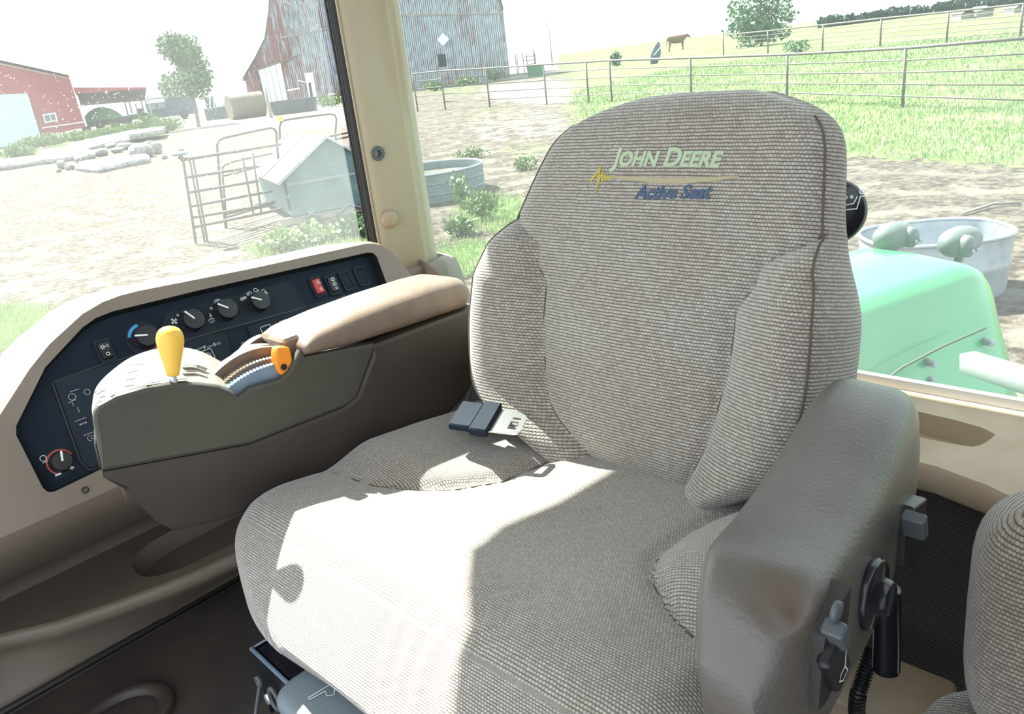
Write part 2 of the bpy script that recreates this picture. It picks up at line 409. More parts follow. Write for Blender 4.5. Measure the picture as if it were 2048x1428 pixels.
def ground_mat():
    m = bpy.data.materials.new('yard_ground'); m.use_nodes = True; nt = m.node_tree; b = nt.nodes['Principled BSDF']
    b.inputs['Roughness'].default_value = .95; b.inputs['Specular IOR Level'].default_value = .1
    tc = nd(nt, 'ShaderNodeTexCoord'); at = nd(nt, 'ShaderNodeAttribute'); at.attribute_name = 'cover'
    sp = nd(nt, 'ShaderNodeSeparateColor'); nt.links.new(at.outputs['Color'], sp.inputs[0])
    def noi(s, d=5):
        n = nd(nt, 'ShaderNodeTexNoise'); n.inputs['Scale'].default_value = s; n.inputs['Detail'].default_value = d; n.inputs['Roughness'].default_value = .65
        nt.links.new(tc.outputs['Object'], n.inputs['Vector']); return n.outputs[0]
    def mixc(f, a, bb):
        x = nd(nt, 'ShaderNodeMix', data_type='RGBA'); nt.links.new(f, x.inputs[0])
        for i, q in ((6, a), (7, bb)):
            if isinstance(q, tuple): x.inputs[i].default_value = (*q, 1)
            else: nt.links.new(q, x.inputs[i])
        return x.outputs[2]
    def rng(f, lo, hi, a=0, bb=1):
        r = nd(nt, 'ShaderNodeMapRange'); r.inputs[1].default_value = lo; r.inputs[2].default_value = hi; r.inputs[3].default_value = a; r.inputs[4].default_value = bb
        nt.links.new(f, r.inputs[0]); return r.outputs[0]
    n1, n2, n3 = noi(1.3), noi(7), noi(.5)
    dirt = mixc(rng(n2, .42, .62), (.040, .031, .026), (.125, .102, .082))
    dirt = mixc(rng(n1, .48, .62), dirt, (.155, .135, .108))
    pale = mixc(rng(n2, .38, .6), (.145, .130, .108), (.27, .25, .225))
    grass = mixc(rng(n2, .38, .64), (.055, .105, .026), (.15, .205, .075))
    grass = mixc(rng(n3, .45, .65), grass, (.175, .215, .10))
    def thr(ch, nf, w=.45):
        a = nd(nt, 'ShaderNodeMath', operation='ADD'); nt.links.new(sp.outputs[ch], a.inputs[0])
        r = rng(nf, .3, .7, -w, w); nt.links.new(r, a.inputs[1]); return rng(a.outputs[0], .40, .60)
    c = mixc(thr(1, n1), dirt, pale)
    c = mixc(thr(0, n1), c, grass)
    nt.links.new(c, b.inputs['Base Color'])
    bp = nd(nt, 'ShaderNodeBump'); bp.inputs['Strength'].default_value = .8; bp.inputs['Distance'].default_value = .06
    nt.links.new(noi(9, 6), bp.inputs['Height']); nt.links.new(bp.outputs[0], b.inputs['Normal'])
    return m
M['ground'] = ground_mat()
def barn_mat():
    m = mat('peeling_barn_boards', (.3, .1, .1), .85); nt = m.node_tree; b = nt.nodes['Principled BSDF']
    tc = nd(nt, 'ShaderNodeTexCoord'); mp = nd(nt, 'ShaderNodeMapping'); mp.inputs['Scale'].default_value = (1, 1, .16)
    nt.links.new(tc.outputs['Object'], mp.inputs[0])
    at = nd(nt, 'ShaderNodeAttribute'); at.attribute_name = 'wear'
    n = nd(nt, 'ShaderNodeTexNoise'); n.inputs['Scale'].default_value = 2.6; n.inputs['Detail'].default_value = 7; n.inputs['Roughness'].default_value = .7; nt.links.new(mp.outputs[0], n.inputs['Vector'])
    ad = nd(nt, 'ShaderNodeMath', operation='ADD'); nt.links.new(n.outputs[0], ad.inputs[0]); nt.links.new(at.outputs['Fac'], ad.inputs[1])
    r = nd(nt, 'ShaderNodeMapRange'); r.inputs[1].default_value = .49; r.inputs[2].default_value = .57; nt.links.new(ad.outputs[0], r.inputs[0])
    n2 = nd(nt, 'ShaderNodeTexNoise'); n2.inputs['Scale'].default_value = 5; n2.inputs['Detail'].default_value = 4; nt.links.new(mp.outputs[0], n2.inputs['Vector'])
    r2 = nd(nt, 'ShaderNodeMapRange'); r2.inputs[1].default_value = .4; r2.inputs[2].default_value = .65; nt.links.new(n2.outputs[0], r2.inputs[0])
    g = nd(nt, 'ShaderNodeMix', data_type='RGBA'); g.inputs[6].default_value = (.14, .155, .18, 1); g.inputs[7].default_value = (.30, .33, .36, 1); nt.links.new(r2.outputs[0], g.inputs[0])
    rd = nd(nt, 'ShaderNodeMix', data_type='RGBA'); rd.inputs[6].default_value = (.11, .035, .04, 1); rd.inputs[7].default_value = (.19, .065, .07, 1); nt.links.new(r2.outputs[0], rd.inputs[0])
    x = nd(nt, 'ShaderNodeMix', data_type='RGBA'); nt.links.new(r.outputs[0], x.inputs[0]); nt.links.new(rd.outputs[2], x.inputs[6]); nt.links.new(g.outputs[2], x.inputs[7])
    nt.links.new(x.outputs[2], b.inputs['Base Color'])
    return m
M['barn'] = barn_mat()

# ================================================================== TERRAIN
def blob(px, py, B):
    s = 0
    for cx, cy, rx, ry, a in B:
        d = ((px - cx) / rx) ** 2 + ((py - cy) / ry) ** 2
        s = max(s, a * (1 - sm(.55, 1.25, sqrt(d))))
    return s
GRASS_B = [(1000, 430, 110, 45, .62), (930, 520, 120, 40, .7), (900, 330, 60, 25, .35), (1060, 300, 70, 22, .4), (40, 660, 110, 55, .7), (60, 450, 120, 35, .38), (560, 390, 60, 25, .4),
           (240, 285, 150, 26, .7), (60, 305, 110, 25, .8), (1230, 150, 130, 28, .55), (900, 175, 90, 22, .4), (1000, 235, 80, 30, .35), (620, 500, 150, 40, .45), (330, 400, 100, 50, .25)]
PALE_B = [(480, 232, 330, 30, 1), (1040, 250, 130, 45, .45), (200, 590, 300, 40, .35), (120, 285, 260, 30, .3), (1120, 185, 200, 30, .6)]
def cover(P):
    D = math.hypot(P[0], P[1]); v = P - CAM
    if v.dot(FWD) < .5: return (.3, .3)
    px, py = scr(P); g = blob(px, py, GRASS_B); p = blob(px, py, PALE_B)
    ph = math.degrees(atan2(-P[0], P[1]))
    k = 1 - sm(36, 43, ph)
    edge = lerp([(-40, 12.0), (5, 12.5), (14, 14.5), (24, 17), (32, 22), (44, 30)], ph)
    g = max(g, .9 * k * sm(edge, edge + 3.5, D))
    if D > 110 and ph > 40: p = max(p, .9)
    return (g, p)
mb = MB(); NR, NA = 170, 230
rad = [1.2 * (900 / 1.2) ** (i / (NR - 1)) for i in range(NR)]
for i in range(NR):
    for j in range(NA + 1):
        a = radians(-30 + 165 * j / NA); x, y = -rad[i] * sin(a), rad[i] * cos(a)
        mb.v.append(V((x, y, terr(x, y))))
for i in range(NR - 1):
    for j in range(NA):
        q = i * (NA + 1) + j; mb.f.append([q, q + 1, q + NA + 2, q + NA + 1]); mb.mi.append(0)
gr = mb.build('ground', M['ground'], kind='structure')
ca = gr.data.attributes.new('cover', 'FLOAT_COLOR', 'POINT')
buf = []
for p in mb.v:
    g, q = cover(p); buf += [g, q, 0, 1]
ca.data.foreach_set('color', buf)

# ================================================================== CAB SHELL
XW = -1.76                                    # right side glass
YR = 1.40                                     # rear glass
structure(MB().box((-.66, .05, 1.575), (2.06, 2.1, .05)).build('floor', M['rubber'], smooth=False))
ZT = 3.38
CE = [(.47, -.10), (.47, 1.48), (-1.80, 1.48), (-1.80, .76), (-1.77, .68), (-1.70, .62), (-1.63, .56), (-1.60, .4), (-1.60, -.10)]  # unseen roof outline, notched and cut short to shape the light inside
structure(MB().plate(CE[::-1] if 0 else CE, [], (V((0, 0, ZT + .10)), V((1, 0, 0)), V((0, 1, 0)), ZZ), .10).build('ceiling', M['headliner'], smooth=False))
# instrument shell plane: along Y, sloping up and away
P1 = V((-1.44, 0, 2.08)); E2 = V((-.12, 0, .26)).normalized(); E1 = V((0, 1, 0)); PN = E1.cross(E2)
if PN.x < 0: PN = -PN
FR = (P1, E1, E2, PN)
def pp(x, y, lift=0):                          # pixel -> (Y, b) on the panel plane
    P = onp(x, y, P1 + PN * lift, PN); return (P.y, (P - P1).dot(E2))
INNER = [(.285, .016), (.37, .021), (1.07, .045), (1.088, .06), (1.104, .235), (1.099, .247), (1.085, .252), (.67, .279), (.50, .287), (.468, .284), (.439, .274), (.355, .225), (.276, .145), (.270, .13), (.272, .03), (.276, .02)]
OUTER = [(-.30, -.02), (1.22, -.02), (1.20, .10), (1.150, .235), (1.132, .258), (1.112, .268), (1.09, .273), (.79, .292), (.56, .311), (.524, .312), (.49, .309), (.449, .298), (.377, .262), (.331, .230), (.261, .171), (.20, .12), (-.05, -.0), (-.30, -.01)]
mb = MB(); mb.plate(OUTER, [INNER], FR, .012)
wr = structure(mb.build('wall_right', M['tan'], ang=40))
# crest: from the outer edge of the shell back to the glass
ring0 = [P1 + E1 * a + E2 * b for a, b in OUTER[2:-1]]
ring1 = [p + V((-.018, 0, .004)) for p in ring0]; ring2 = [V((XW + .01, p.y, p.z - .018)) for p in ring0]; ring3 = [V((XW + .01, p.y, max(1.9, p.z - .09))) for p in ring0]
MB().loft([ring0, ring1, ring2, ring3], closed=False).build('shell_crest', M['tan'], wr)
# rear end of the shell, towards the pillar
rows = []
for k in range(6):
    t = k / 5
    rows.append([V((-1.432 - .30 * t ** 1.5, 1.20 + .16 * t, z)) for z in (1.60, 1.9, 2.05, 2.12, 2.18 + .03 * t, 2.20 + .02 * t)])
MB().loft(rows, closed=False).build('shell_end', M['tan'], wr)
# lower wall, ledge with tray, lip
LIP = [(-.4, -1.73), (.15, -1.708), (.25, -1.642), (.363, -1.598), (.478, -1.562), (.60, -1.543), (.9, -1.53), (1.3, -1.52)]
ys = [-.35 + 1.6 * k / 32 for k in range(33)]
rows = []
for y in ys:
    c = lerp(LIP, y)
    prof = [(-1.432, 2.062), (-1.434, 2.045), (-1.45, 2.015), (-1.50, 1.97), (-1.58, 1.915), (-1.68, 1.86), (-1.77, 1.815), (-1.82, 1.78), (-1.835, 1.755), (-1.835, 1.746)]
    rows.append([V((x, y, z)) for x, z in prof])
MB().loft(rows, closed=False).build('lower_panel', M['tan'], wr)
rows = []
for y in ys:
    c = lerp(LIP, y); rows.append([V((x, y, z)) for x, z in [(c - .012, 1.746), (c - .004, 1.744), (c, 1.738), (c + .002, 1.725), (c - .004, 1.714), (c - .02, 1.70), (min(c - .05, -1.62), 1.66), (-1.685, 1.60), (-1.685, 1.56)]])
MB().loft(rows, closed=False).build('ledge_lip', M['tan'], wr)
outl = [(lerp(LIP, y) - .012, y) for y in ys] + [(-1.835, ys[-1]), (-1.835, ys[0])]
tray = smooth_poly([(-1.765, .445), (-1.655, .415), (-1.605, .47), (-1.592, .62), (-1.59, 1.02), (-1.78, 1.05), (-1.79, .60)], 2)
led = (V((0, 0, 1.746)), V((1, 0, 0)), V((0, 1, 0)), V((0, 0, 1)))
MB().plate(outl, [tray], led, .02).build('ledge', M['tan'], wr, ang=40)
cxm = sum(p[0] for p in tray) / len(tray); cym = sum(p[1] for p in tray) / len(tray)
tr_in = [(cxm + (x - cxm) * .84, cym + (y - cym) * .95) for x, y in tray]
mb = MB(); mb.loft([[V((x, y, 1.745)) for x, y in tray], [V((cxm + (x - cxm) * .93, cym + (y - cym) * .98, 1.735)) for x, y in tray], [V((x, y, 1.705)) for x, y in tr_in]], closed=True)
o = len(mb.v); mb.add([V((x, y, 1.705)) for x, y in tr_in], [tuple(range(len(tr_in)))])
mb.build('tray', M['tan'], wr, ang=60)
MB().tube([(-1.672, -.6, 1.606), (-1.672, 1.1, 1.606)], .008, 6).build('trim_1', M['rubber'], kind='structure')
# screw hole below the panel
p = onp(170, 980, P1, PN)
MB().lathe([(.0045, -.004), (.0062, 0), (.0062, .0015), (.0035, .0018), (.003, -.003)], p, PN, 16).build('screw', M['black'], wr)
# raised moulding on the floor near the lower edge of the frame
g = [pl(150 + 90, 1450, 2, 1.605)]
cc = pl(238, 1452, 2, 1.605); a1 = [cc + V((.115 * cos(t) * .62 - .115 * sin(t) * .3, .115 * sin(t) * .8 + .115 * cos(t) * .3, 0)) for t in [2 * pi * k / 28 for k in range(29)]]
mr = MB(); rr = []
for sc, dz in ((1.12, 0), (1.08, .014), (.95, .018), (.82, .014), (.78, .002)):
    rr.append([cc + (q - cc) * sc + V((0, 0, dz)) for q in a1[:-1]])
mr.loft(rr, closed=True)
tag(mr.build('floor_ring', M['brown']), 'brown moulded ring raised on the dark floor mat', 'floor fitting')
# floor mat
mb = MB(); nx, ny = 30, 30
for i in range(nx + 1):
    for j in range(ny + 1):
        x = -1.655 + 1.75 * i / nx; y = -.7 + 1.75 * j / ny
        mb.v.append(V((x, y, 1.604 + .004 * noise.noise(V((x * 5, y * 5, 3))))))
for i in range(nx):
    for j in range(ny):
        q = i * (ny + 1) + j; mb.f.append([q, q + ny + 1, q + ny + 2, q + 1]); mb.mi.append(0)
rim = [V((-1.655, -.7, 1.6)), V((.095, -.7, 1.6)), V((.095, 1.05, 1.6)), V((-1.655, 1.05, 1.6))]
mb.tube([V((-1.655, -.7, 1.605)), V((-1.655, 1.05, 1.605))], .004, 6)
fm = mb.build('floor_mat', M['mat']); tag(fm, 'dark brown ribbed rubber mat covering the cab floor', 'floor mat')

# ---- pillar between side and rear window
def extr(sec, z0, z1, lean=(0, 0)):
    return [[V((x + lean[0] * (z - z0), y + lean[1] * (z - z0), z)) for x, y in sec] for z in [z0 + (z1 - z0) * k / 8 for k in range(9)]]
SEC = chaikin([(-1.755, 1.262), (-1.715, 1.250), (-1.698, 1.262), (-1.692, 1.285), (-1.672, 1.345), (-1.668, 1.358), (-1.679, 1.368), (-1.692, 1.40), (-1.705, 1.43), (-1.722, 1.440), (-1.77, 1.44)], 2)
pil = structure(MB().loft(extr(SEC, 2.195, 3.36), closed=True, caps=True).build('trim_2', M['pillar'], ang=50))
MB().loft(extr([(-1.750, 1.236), (-1.728, 1.236), (-1.722, 1.243), (-1.728, 1.250), (-1.750, 1.250)], 2.16, 3.36), True, True).build('trim_3', M['rubber'], kind='structure')
MB().loft(extr([(-1.742, 1.228), (-1.738, 1.228), (-1.738, 1.233), (-1.742, 1.233)], 2.16, 3.36), True, True).build('trim_4', M['black'], kind='structure')
# plugs on the pillar
def onpil(px, py):
    return onp(px, py, (-1.693, 1.28, 2.3), V((.95, -.3, 0)))
c = onpil(755, 307); n = V((.95, -.3, 0)).normalized()
MB().lathe([(.0, .0), (.0175, 0), (.0185, .003), (.017, .006), (.0085, .0065), (.0075, .004), (.0072, -.002), (0, -.002)], c, n, 28).build('bolt_plug', M['grey_dk'], pil, ang=35, label='dark grey ring plug with a hole')
c = onpil(777, 438)
MB().lathe([(.0, 0), (.0225, 0), (.0228, .008), (.0215, .014), (.017, .019), (.009, .022), (0, .0225)], c, n, 28).build('cover_cap', M['tan_light'], pil, label='round tan cover cap')
# cuff below the pillar
rows = []
for z, g in ((2.02, .05), (2.10, .042), (2.17, .030), (2.196, .020), (2.203, .008), (2.203, -.01)):
    rows.append([V((-1.70 - (.09 + g) , 1.22 - g, z)), V((-1.69 + g * .6, 1.235 - g, z)), V((-1.655 + g, 1.355, z)), V((-1.67 + g, 1.44 + g * .4, z)), V((-1.77, 1.455, z))])
MB().loft(rows, closed=False).build('pillar_cuff', M['tan'], pil, ang=40)
# front corner posts and header rails (outside the frame; they frame the light)
structure(MB().box((-1.72, -.10, 2.48), (.09, .10, 1.8)).build('trim_5', M['pillar'], smooth=False))
structure(MB().box((.42, 1.40, 2.48), (.10, .10, 1.8)).build('trim_6', M['pillar'], smooth=False))
structure(MB().box((.42, -.10, 2.48), (.10, .10, 1.8)).build('trim_7', M['pillar'], smooth=False))

structure(MB().box((.42, .78, 2.18), (.05, 1.26, 1.24)).build('left_light_block', M['brown'], smooth=False))  # unseen opaque wall added to block light from the left; real side is glass
# ---- glass
structure(MB().box((XW, .17, 2.765), (.005, 2.1, 1.27)).build('window_1', M['glass_side'], smooth=False))
structure(MB().box((-.66, YR, 2.72), (2.06, .005, 1.31)).build('window_2', M['glass_rear'], smooth=False))

# ---- rear sill with a tray, and the lining below it
so_ = [(-1.66, 1.395), (.36, 1.395), (.36, 1.12), (-.12, 1.10), (-.175, 1.09), (-.225, 1.115), (-.30, 1.135), (-1.2, 1.135), (-1.5, 1.18), (-1.66, 1.3)]
hol = smooth_poly([(-.62, 1.305), (-.255, 1.305), (-.262, 1.232), (-.285, 1.212), (-.62, 1.212)], 2)
SF = (V((0, 0, 2.07)), V((1, 0, 0)), V((0, 1, 0)), V((0, 0, 1)))
ws = structure(MB().plate(so_, [hol], SF, .012).build('wall_rear', M['tan_light'], ang=40))
mb = MB(); cx2, cy2 = -.44, 1.26
hi_ = [(cx2 + (x - cx2) * .93, cy2 + (y - cy2) * .78) for x, y in hol]
mb.loft([[V((x, y, 2.069)) for x, y in hol], [V((cx2 + (x - cx2) * .985, cy2 + (y - cy2) * .94, 2.060)) for x, y in hol], [V((x, y, 2.035)) for x, y in hi_]], closed=True)
mb.add([V((x, y, 2.035)) for x, y in hi_], [tuple(range(len(hi_)))]); mb.build('tray', M['tan_light'], ws, ang=60)
fr_ = so_[2:9]
rows = []
for dz, dy in ((0, 0), (-.006, -.006), (-.02, -.010), (-.036, -.010), (-.046, .0), (-.052, .02), (-.06, .05)):
    rows.append([V((x, y + dy, 2.07 + dz)) for x, y in fr_])
MB().loft(rows, closed=False).build('sill_edge', M['tan_light'], ws)
MB().box((-.66, 1.386, 2.079), (2.04, .012, .018)).build('sunlit_gasket', M['trimwhite'], ws, smooth=False)  # sunlight along the gasket put into its white colour
mb = MB(); rows = []
for z in (1.58, 1.7, 1.85, 1.95, 2.03):
    rows.append([V((x, 1.15 + .012 * sin(x * 21) * (2.1 - z), z)) for x in [-1.6 + 1.96 * k / 60 for k in range(61)]])
mb.loft(rows, closed=False); mb.uv = [(p.x, p.z) for p in mb.v]
mb.build('lining', M['weave_r'], ws)
mb = MB(); mb.tube(chaikin([(-.165, 1.125, 2.02), (-.155, 1.11, 1.95), (-.17, 1.12, 1.85), (-.16, 1.11, 1.7), (-.165, 1.12, 1.6)], 2), .011, 8)
mb.uv = [(p.x + p.y, p.z) for p in mb.v]; mb.build('lining_hem', M['weave_r'], ws)

# ---- tan step box, conduit and lever handle low behind the seat
b = pl(1775, 1385, 2, 1.76)
st = thing('step_box', 'low tan plastic box on the floor behind the padded left armrest', 'box', (b.x, b.y, 1.60))
mb = MB(); mb.rbox((b.x, b.y, 1.685), (.15, .13, .15), None, .012); mb.build('body', M['tan_light'], st, ang=40)
MB().rbox((b.x, b.y, 1.764), (.154, .134, .012), None, .012).build('lid', M['tan_light'], st, ang=40)

# ================================================================== INSTRUMENT PANEL
ip = thing('instrument_panel', 'dark navy instrument panel with dials and switches under the side window', 'control panel', (-1.5, .65, 2.08))
def off(fr, d): return (fr[0] + fr[3] * d, fr[1], fr[2], fr[3])
mb = MB()
cxi, cyi = .68, .14
lo_ = [P1 + E1 * a + E2 * b_ - PN * .001 for a, b_ in INNER]
li_ = [P1 + E1 * (cxi + (a - cxi) * .992) + E2 * (cyi + (b_ - cyi) * .965) - PN * .030 for a, b_ in INNER]
mb.loft([lo_, li_], closed=True); mb.build('recess_rim', M['black'], ip, ang=40)
FI = off(FR, -.022)
MB().plate([(cxi + (a - cxi) * .994, cyi + (b_ - cyi) * .97) for a, b_ in INNER], [], FI, .01).build('panel_face', M['navy'], ip, smooth=False)
def q(x, y): return pp(x, y, -.022)
# raised upper band carrying the dials
band = [q(255, 640), q(592, 555), q(668, 600 - 16), q(640, 600), q(290, 712)]
def inset(name, px, m, lift=.002, r=0, holes=()):
    P_ = [q(*p_) for p_ in px]
    if sum(P_[i][0] * P_[(i + 1) % len(P_)][1] - P_[(i + 1) % len(P_)][0] * P_[i][1] for i in range(len(P_))) < 0: P_.reverse()
    if r: P_ = smooth_poly(P_, r)
    return MB().plate(P_, [], off(FI, lift), lift + .002).build(name, M[m], ip, smooth=False)
inset('dial_plate', [(318, 672), (330, 628), (578, 562), (612, 612), (330, 692)], 'navy2', .0012)
inset('cover_panel', [(108, 765), (196, 735), (300, 706), (332, 728), (300, 760), (215, 930), (180, 936), (165, 925)], 'navy2', .0035)
inset('cover_panel', [(350, 688), (440, 664), (452, 668), (470, 735), (480, 760), (360, 760)], 'navy2', .003)
inset('cover_panel', [(494, 655), (660, 600 - 4), (697, 593), (720, 625), (600, 680), (510, 700)], 'navy2', .003)
# seams of the cover panels, printed marks
def strokes_px(name, lines, w, m, lift=.0016):
    mb = MB(); mb.strokes([[q(*p_) for p_ in L] for L in lines], w, FI, lift); return mb.build(name, M[m], ip, smooth=False, kind=None)
strokes_px('panel_seam', [[(104, 766), (196, 732), (300, 702), (345, 688), (440, 661), (490, 648), (690, 592), (700, 596)], [(104, 766), (160, 922), (178, 940), (215, 932)]], .003, 'black', .0022)
def knob(px, py, r, h, ang, ptr=True, ribs=True):
    a, b_ = q(px, py); O = P1 + E1 * a + E2 * b_ - PN * .022
    k = MB(); n = 36; prof = [(r * 1.06, .001), (r * 1.04, .004), (r, .005), (r * .95, h * .9), (r * .9, h), (r * .55, h + .0006)]
    A = E1; B = E2; rings = []
    for rr, hh in prof:
        rings.append([O + PN * hh + (A * cos(2 * pi * i / n) + B * sin(2 * pi * i / n)) * rr * (1.0 if (i % 2 or not ribs or hh > h * .95) else .93) for i in range(n)])
    k.loft(rings, True, True); ko = k.build('control_knob', M['black'], ip, ang=30)
    if ptr:
        d = radians(ang); f = (O + PN * (h + .0006), E1, E2, PN)
        p_ = MB(); w = .0016
        c0, s0 = cos(d), sin(d)
        poly = [(c0 * r * 1.02 - s0 * w, s0 * r * 1.02 + c0 * w), (-s0 * w, c0 * w), (s0 * w, -c0 * w), (c0 * r * 1.02 + s0 * w, s0 * r * 1.02 - c0 * w)]
        poly = poly[::-1]
        ar = sum(poly[i][0] * poly[(i + 1) % 4][1] - poly[(i + 1) % 4][0] * poly[i][1] for i in range(4))
        if ar < 0: poly.reverse()
        p_.plate(poly, [], (f[0] + PN * .0014, f[1], f[2], f[3]), .0025); p_.build('pointer', M['white'], ko, smooth=False)
    return O
knob(289, 676, .0225, .022, 165)
knob(382, 643, .0225, .022, 122)
knob(449, 622, .0225, .022, 140)
knob(515, 606, .0215, .022, 148)
# small knob lower left on a square plate
inset('knob_plate', [(83, 912), (128, 893), (160, 935), (112, 962)], 'navy2', .0016)
knob(121, 925, .0175, .018, 75, ribs=False)
a, b_ = q(121, 924); mb = MB(); mb.strokes([circ(a, b_, .0215, 22, radians(15), radians(230))], .0028, FI, .0019); mb.build('heat_scale', M['redprint'], ip, smooth=False)
a, b_ = q(289, 676)
mb = MB(); mb.strokes([circ(a, b_, .0275, 12, radians(95), radians(160))], .006, FI, .0016); mb.build('cold_scale', M['blueprint'], ip, smooth=False)
mb = MB(); mb.strokes([circ(a, b_, .0285, 12, radians(-95), radians(-15))], .006, FI, .0016); mb.build('heat_scale', M['redprint'], ip, smooth=False)
mb = MB(); mb.lathe([(.034, 0), (.033, .001), (.0265, .0012), (.024, .0008)], P1 + E1 * a + E2 * b_ - PN * .022, PN, 36); mb.build('dial_ring', M['navy2'], ip, ang=40)
# rocker switches
def rocker(px, py, m, w=.020, h=.036, tilt=.10):
    a, b_ = q(px, py); O = P1 + E1 * a + E2 * b_ - PN * .022; R = Matrix((E1, E2, PN)).transposed()
    fr = MB(); fr.plate(rrect(0, 0, w + .011, h + .013, .005), [list(reversed(rrect(0, 0, w, h, .002)))], (O + PN * .0045, E1, E2, PN), .0045)
    fo = fr.build('switch_bezel', M['navy2'], ip, ang=40)
    for s_ in (1, -1):
        R2 = R @ Matrix.Rotation(radians(9 * s_), 3, 'X')
        k = MB(); k.rbox(O + E2 * (s_ * h * .235) + PN * .004, (w - .001, h * .49, .009), R2, .0015); k.build('rocker_half', M[m], fo, ang=40)
    return O
def marks(O, lines, w=.0011, m='white', lift=.0105, name='switch_symbol'):
    mb = MB(); mb.strokes(lines, w, (O, E1, E2, PN), lift); return mb.build(name, M[m], ip, smooth=False)
O = rocker(634, 574, 'red'); marks(O, [[(-.0055, .004), (.0055, .004), (0, .0135), (-.0055, .004)], [(-.0022, .006), (.0022, .006), (0, .0098), (-.0022, .006)], circ(0, -.009, .0028)], .001, 'white', .0132)
O = rocker(664, 570, 'black'); marks(O, [rrect(0, .010, .009, .007, .002, 2, True), [(0, .0065), (0, .013)], rrect(0, -.001, .008, .006, .002, 2, True), [(-.005, -.006), (0, -.001)], circ(0, -.0115, .0026)], .001, 'white', .0132)
O = rocker(209, 702, 'black', .019, .034); marks(O, [circ(-.004, .006, .0025), [(.001, .006), (.007, .009), (.007, .003), (.001, .006)], circ(0, -.009, .003)] + [[(-.004 + .0032 * cos(t), .006 + .0032 * sin(t)), (-.004 + .0046 * cos(t), .006 + .0046 * sin(t))] for t in [k * pi / 3 for k in range(6)]], .001, 'white', .0132)
for px, py in ((693, 562), (722, 553)):
    a, b_ = q(px, py); O = P1 + E1 * a + E2 * b_ - PN * .022
    mb = MB(); mb.plate(rrect(0, 0, .030, .048, .006), [list(reversed(rrect(0, 0, .022, .038, .003)))], (O + PN * .004, E1, E2, PN), .004); bo = mb.build('switch_blank', M['navy2'], ip, ang=40)
    mb = MB(); mb.rbox(O + PN * .001, (.0215, .0375, .004), Matrix((E1, E2, PN)).transposed(), .003); mb.build('blank_cap', M['navy'], bo, ang=40)
# printed symbols around the dials
def sym(px, py, lines, w=.0011, m='white', s=1, rot=0, lift=.0018):
    a, b_ = q(px, py); ca, sa = cos(rot), sin(rot)
    mb = MB(); mb.strokes([[(a + s * (x * ca - y * sa), b_ + s * (x * sa + y * ca)) for x, y in L] for L in lines], w, FI, lift); mb.build('printed_symbol', M[m], ip, smooth=False)
def word(px, py, body, size, m='white', lift=.0018, rot=0, **k):
    a, b_ = q(px, py); mb = MB(); put_txt(mb, body, size, FI, (a, b_), lift, rot, **k); return mb.build('printed_lettering', M[m], ip, smooth=False)
word(481, 602, 'OFF', .0085, offset=.0003)
word(516, 585, '1', .008, offset=.0002); word(532, 589, '2', .008, offset=.0002)
lamp = [circ(.004, 0, .0042, 10, -pi / 2, pi / 2), [(.004, .0042), (.001, .0042), (.001, -.0042), (.004, -.0042)]] + [[(-.006, dy), (-.001, dy)] for dy in (-.003, 0, .003)]
sym(497, 588, lamp, s=.85); sym(511, 582, [circ(0, .002, .005), [(-.002, -.004), (-.005, -.008)], [(.002, -.004), (0, -.009)], [(.004, -.003), (.004, -.008)]], s=.8); sym(527, 584, [circ(0, .002, .0045), [(-.002, -.003), (-.005, -.007)], [(.003, -.003), (.004, -.007)]], s=.8)
sym(436, 606, [[(-.008, .004), (.008, .004), (.005, -.004), (-.005, -.004), (-.008, .004)], [(-.006, .007), (.006, .007)], [(0, .006), (.001, -.004)]])
for x, y in ((422, 617), ): sym(x, y, [circ(0, 0, .0022)])
for x, y in ((457, 608), (470, 623), (419, 628)): sym(x, y, [[(-.0012, 0), (.0012, 0)]], .0022)
sym(421, 632, [[(-.002, 0), (.002, 0)]], .004); sym(423, 642, [[(-.006, .003), (0, .0055), (.006, .003), (.004, -.003), (-.004, -.003), (-.006, .003)], [(0, .0055), (0, .0)]])
fan = []
for k in range(4):
    t = k * pi / 2 + .5; fan.append([(.001 * cos(t), .001 * sin(t)), (.006 * cos(t - .35), .006 * sin(t - .35)), (.0068 * cos(t + .2), .0068 * sin(t + .2)), (.001 * cos(t), .001 * sin(t))])
sym(348, 643, fan, .0022); sym(405, 640, [circ(0, 0, .003, 8)], .003); sym(355, 631, [circ(0, 0, .0018, 8)], .001)
for x, y in ((366, 625), (381, 624)): sym(x, y, [[(-.001, 0), (.001, 0)]], .002)
sym(395, 629, [circ(0, 0, .0025, 8, -1, 2)], .0011)
a1_ = word(377, 708, 'A', .010, lift=.0052); word(383, 706, 'utomatic', .0075, lift=.0052, rot=.03, m='dimwhite'); word(407, 700, 'P', .010, lift=.0052); word(413, 698, 'ower', .0075, lift=.0052, rot=.03, m='dimwhite'); word(427, 694, 'S', .010, lift=.0052); word(432, 692, 'hift', .0075, lift=.0052, rot=.03, m='dimwhite')
sym(411, 713, [rrect(0, 0, .030, .023, .003, 2, True), circ(.003, -.001, .0062), circ(.003, -.001, .0025, 8), circ(-.009, -.003, .0022, 8)], .0011, 'white', 1, .05, lift=.0052)
word(424, 733, 'Management', .0075, 'dimwhite', lift=.0052, rot=.04); word(459, 722, 'System', .0075, 'white', lift=.0052, rot=.04)
for px, py in ((533, 663), (570, 652), (596, 644), (622, 637)):
    sym(px, py, [rrect(0, 0, .024, .024, .003, 2, True), [(-.004, 0), (.004, 0), (.001, .003)], [(.004, 0), (.001, -.003)], [(.006, .004), (.006, -.004)]], .0011, 'white', lift=.0045)
sym(486, 690, [circ(0, 0, .005), circ(0, 0, .002, 8)], .001, 'dimwhite', lift=.004)
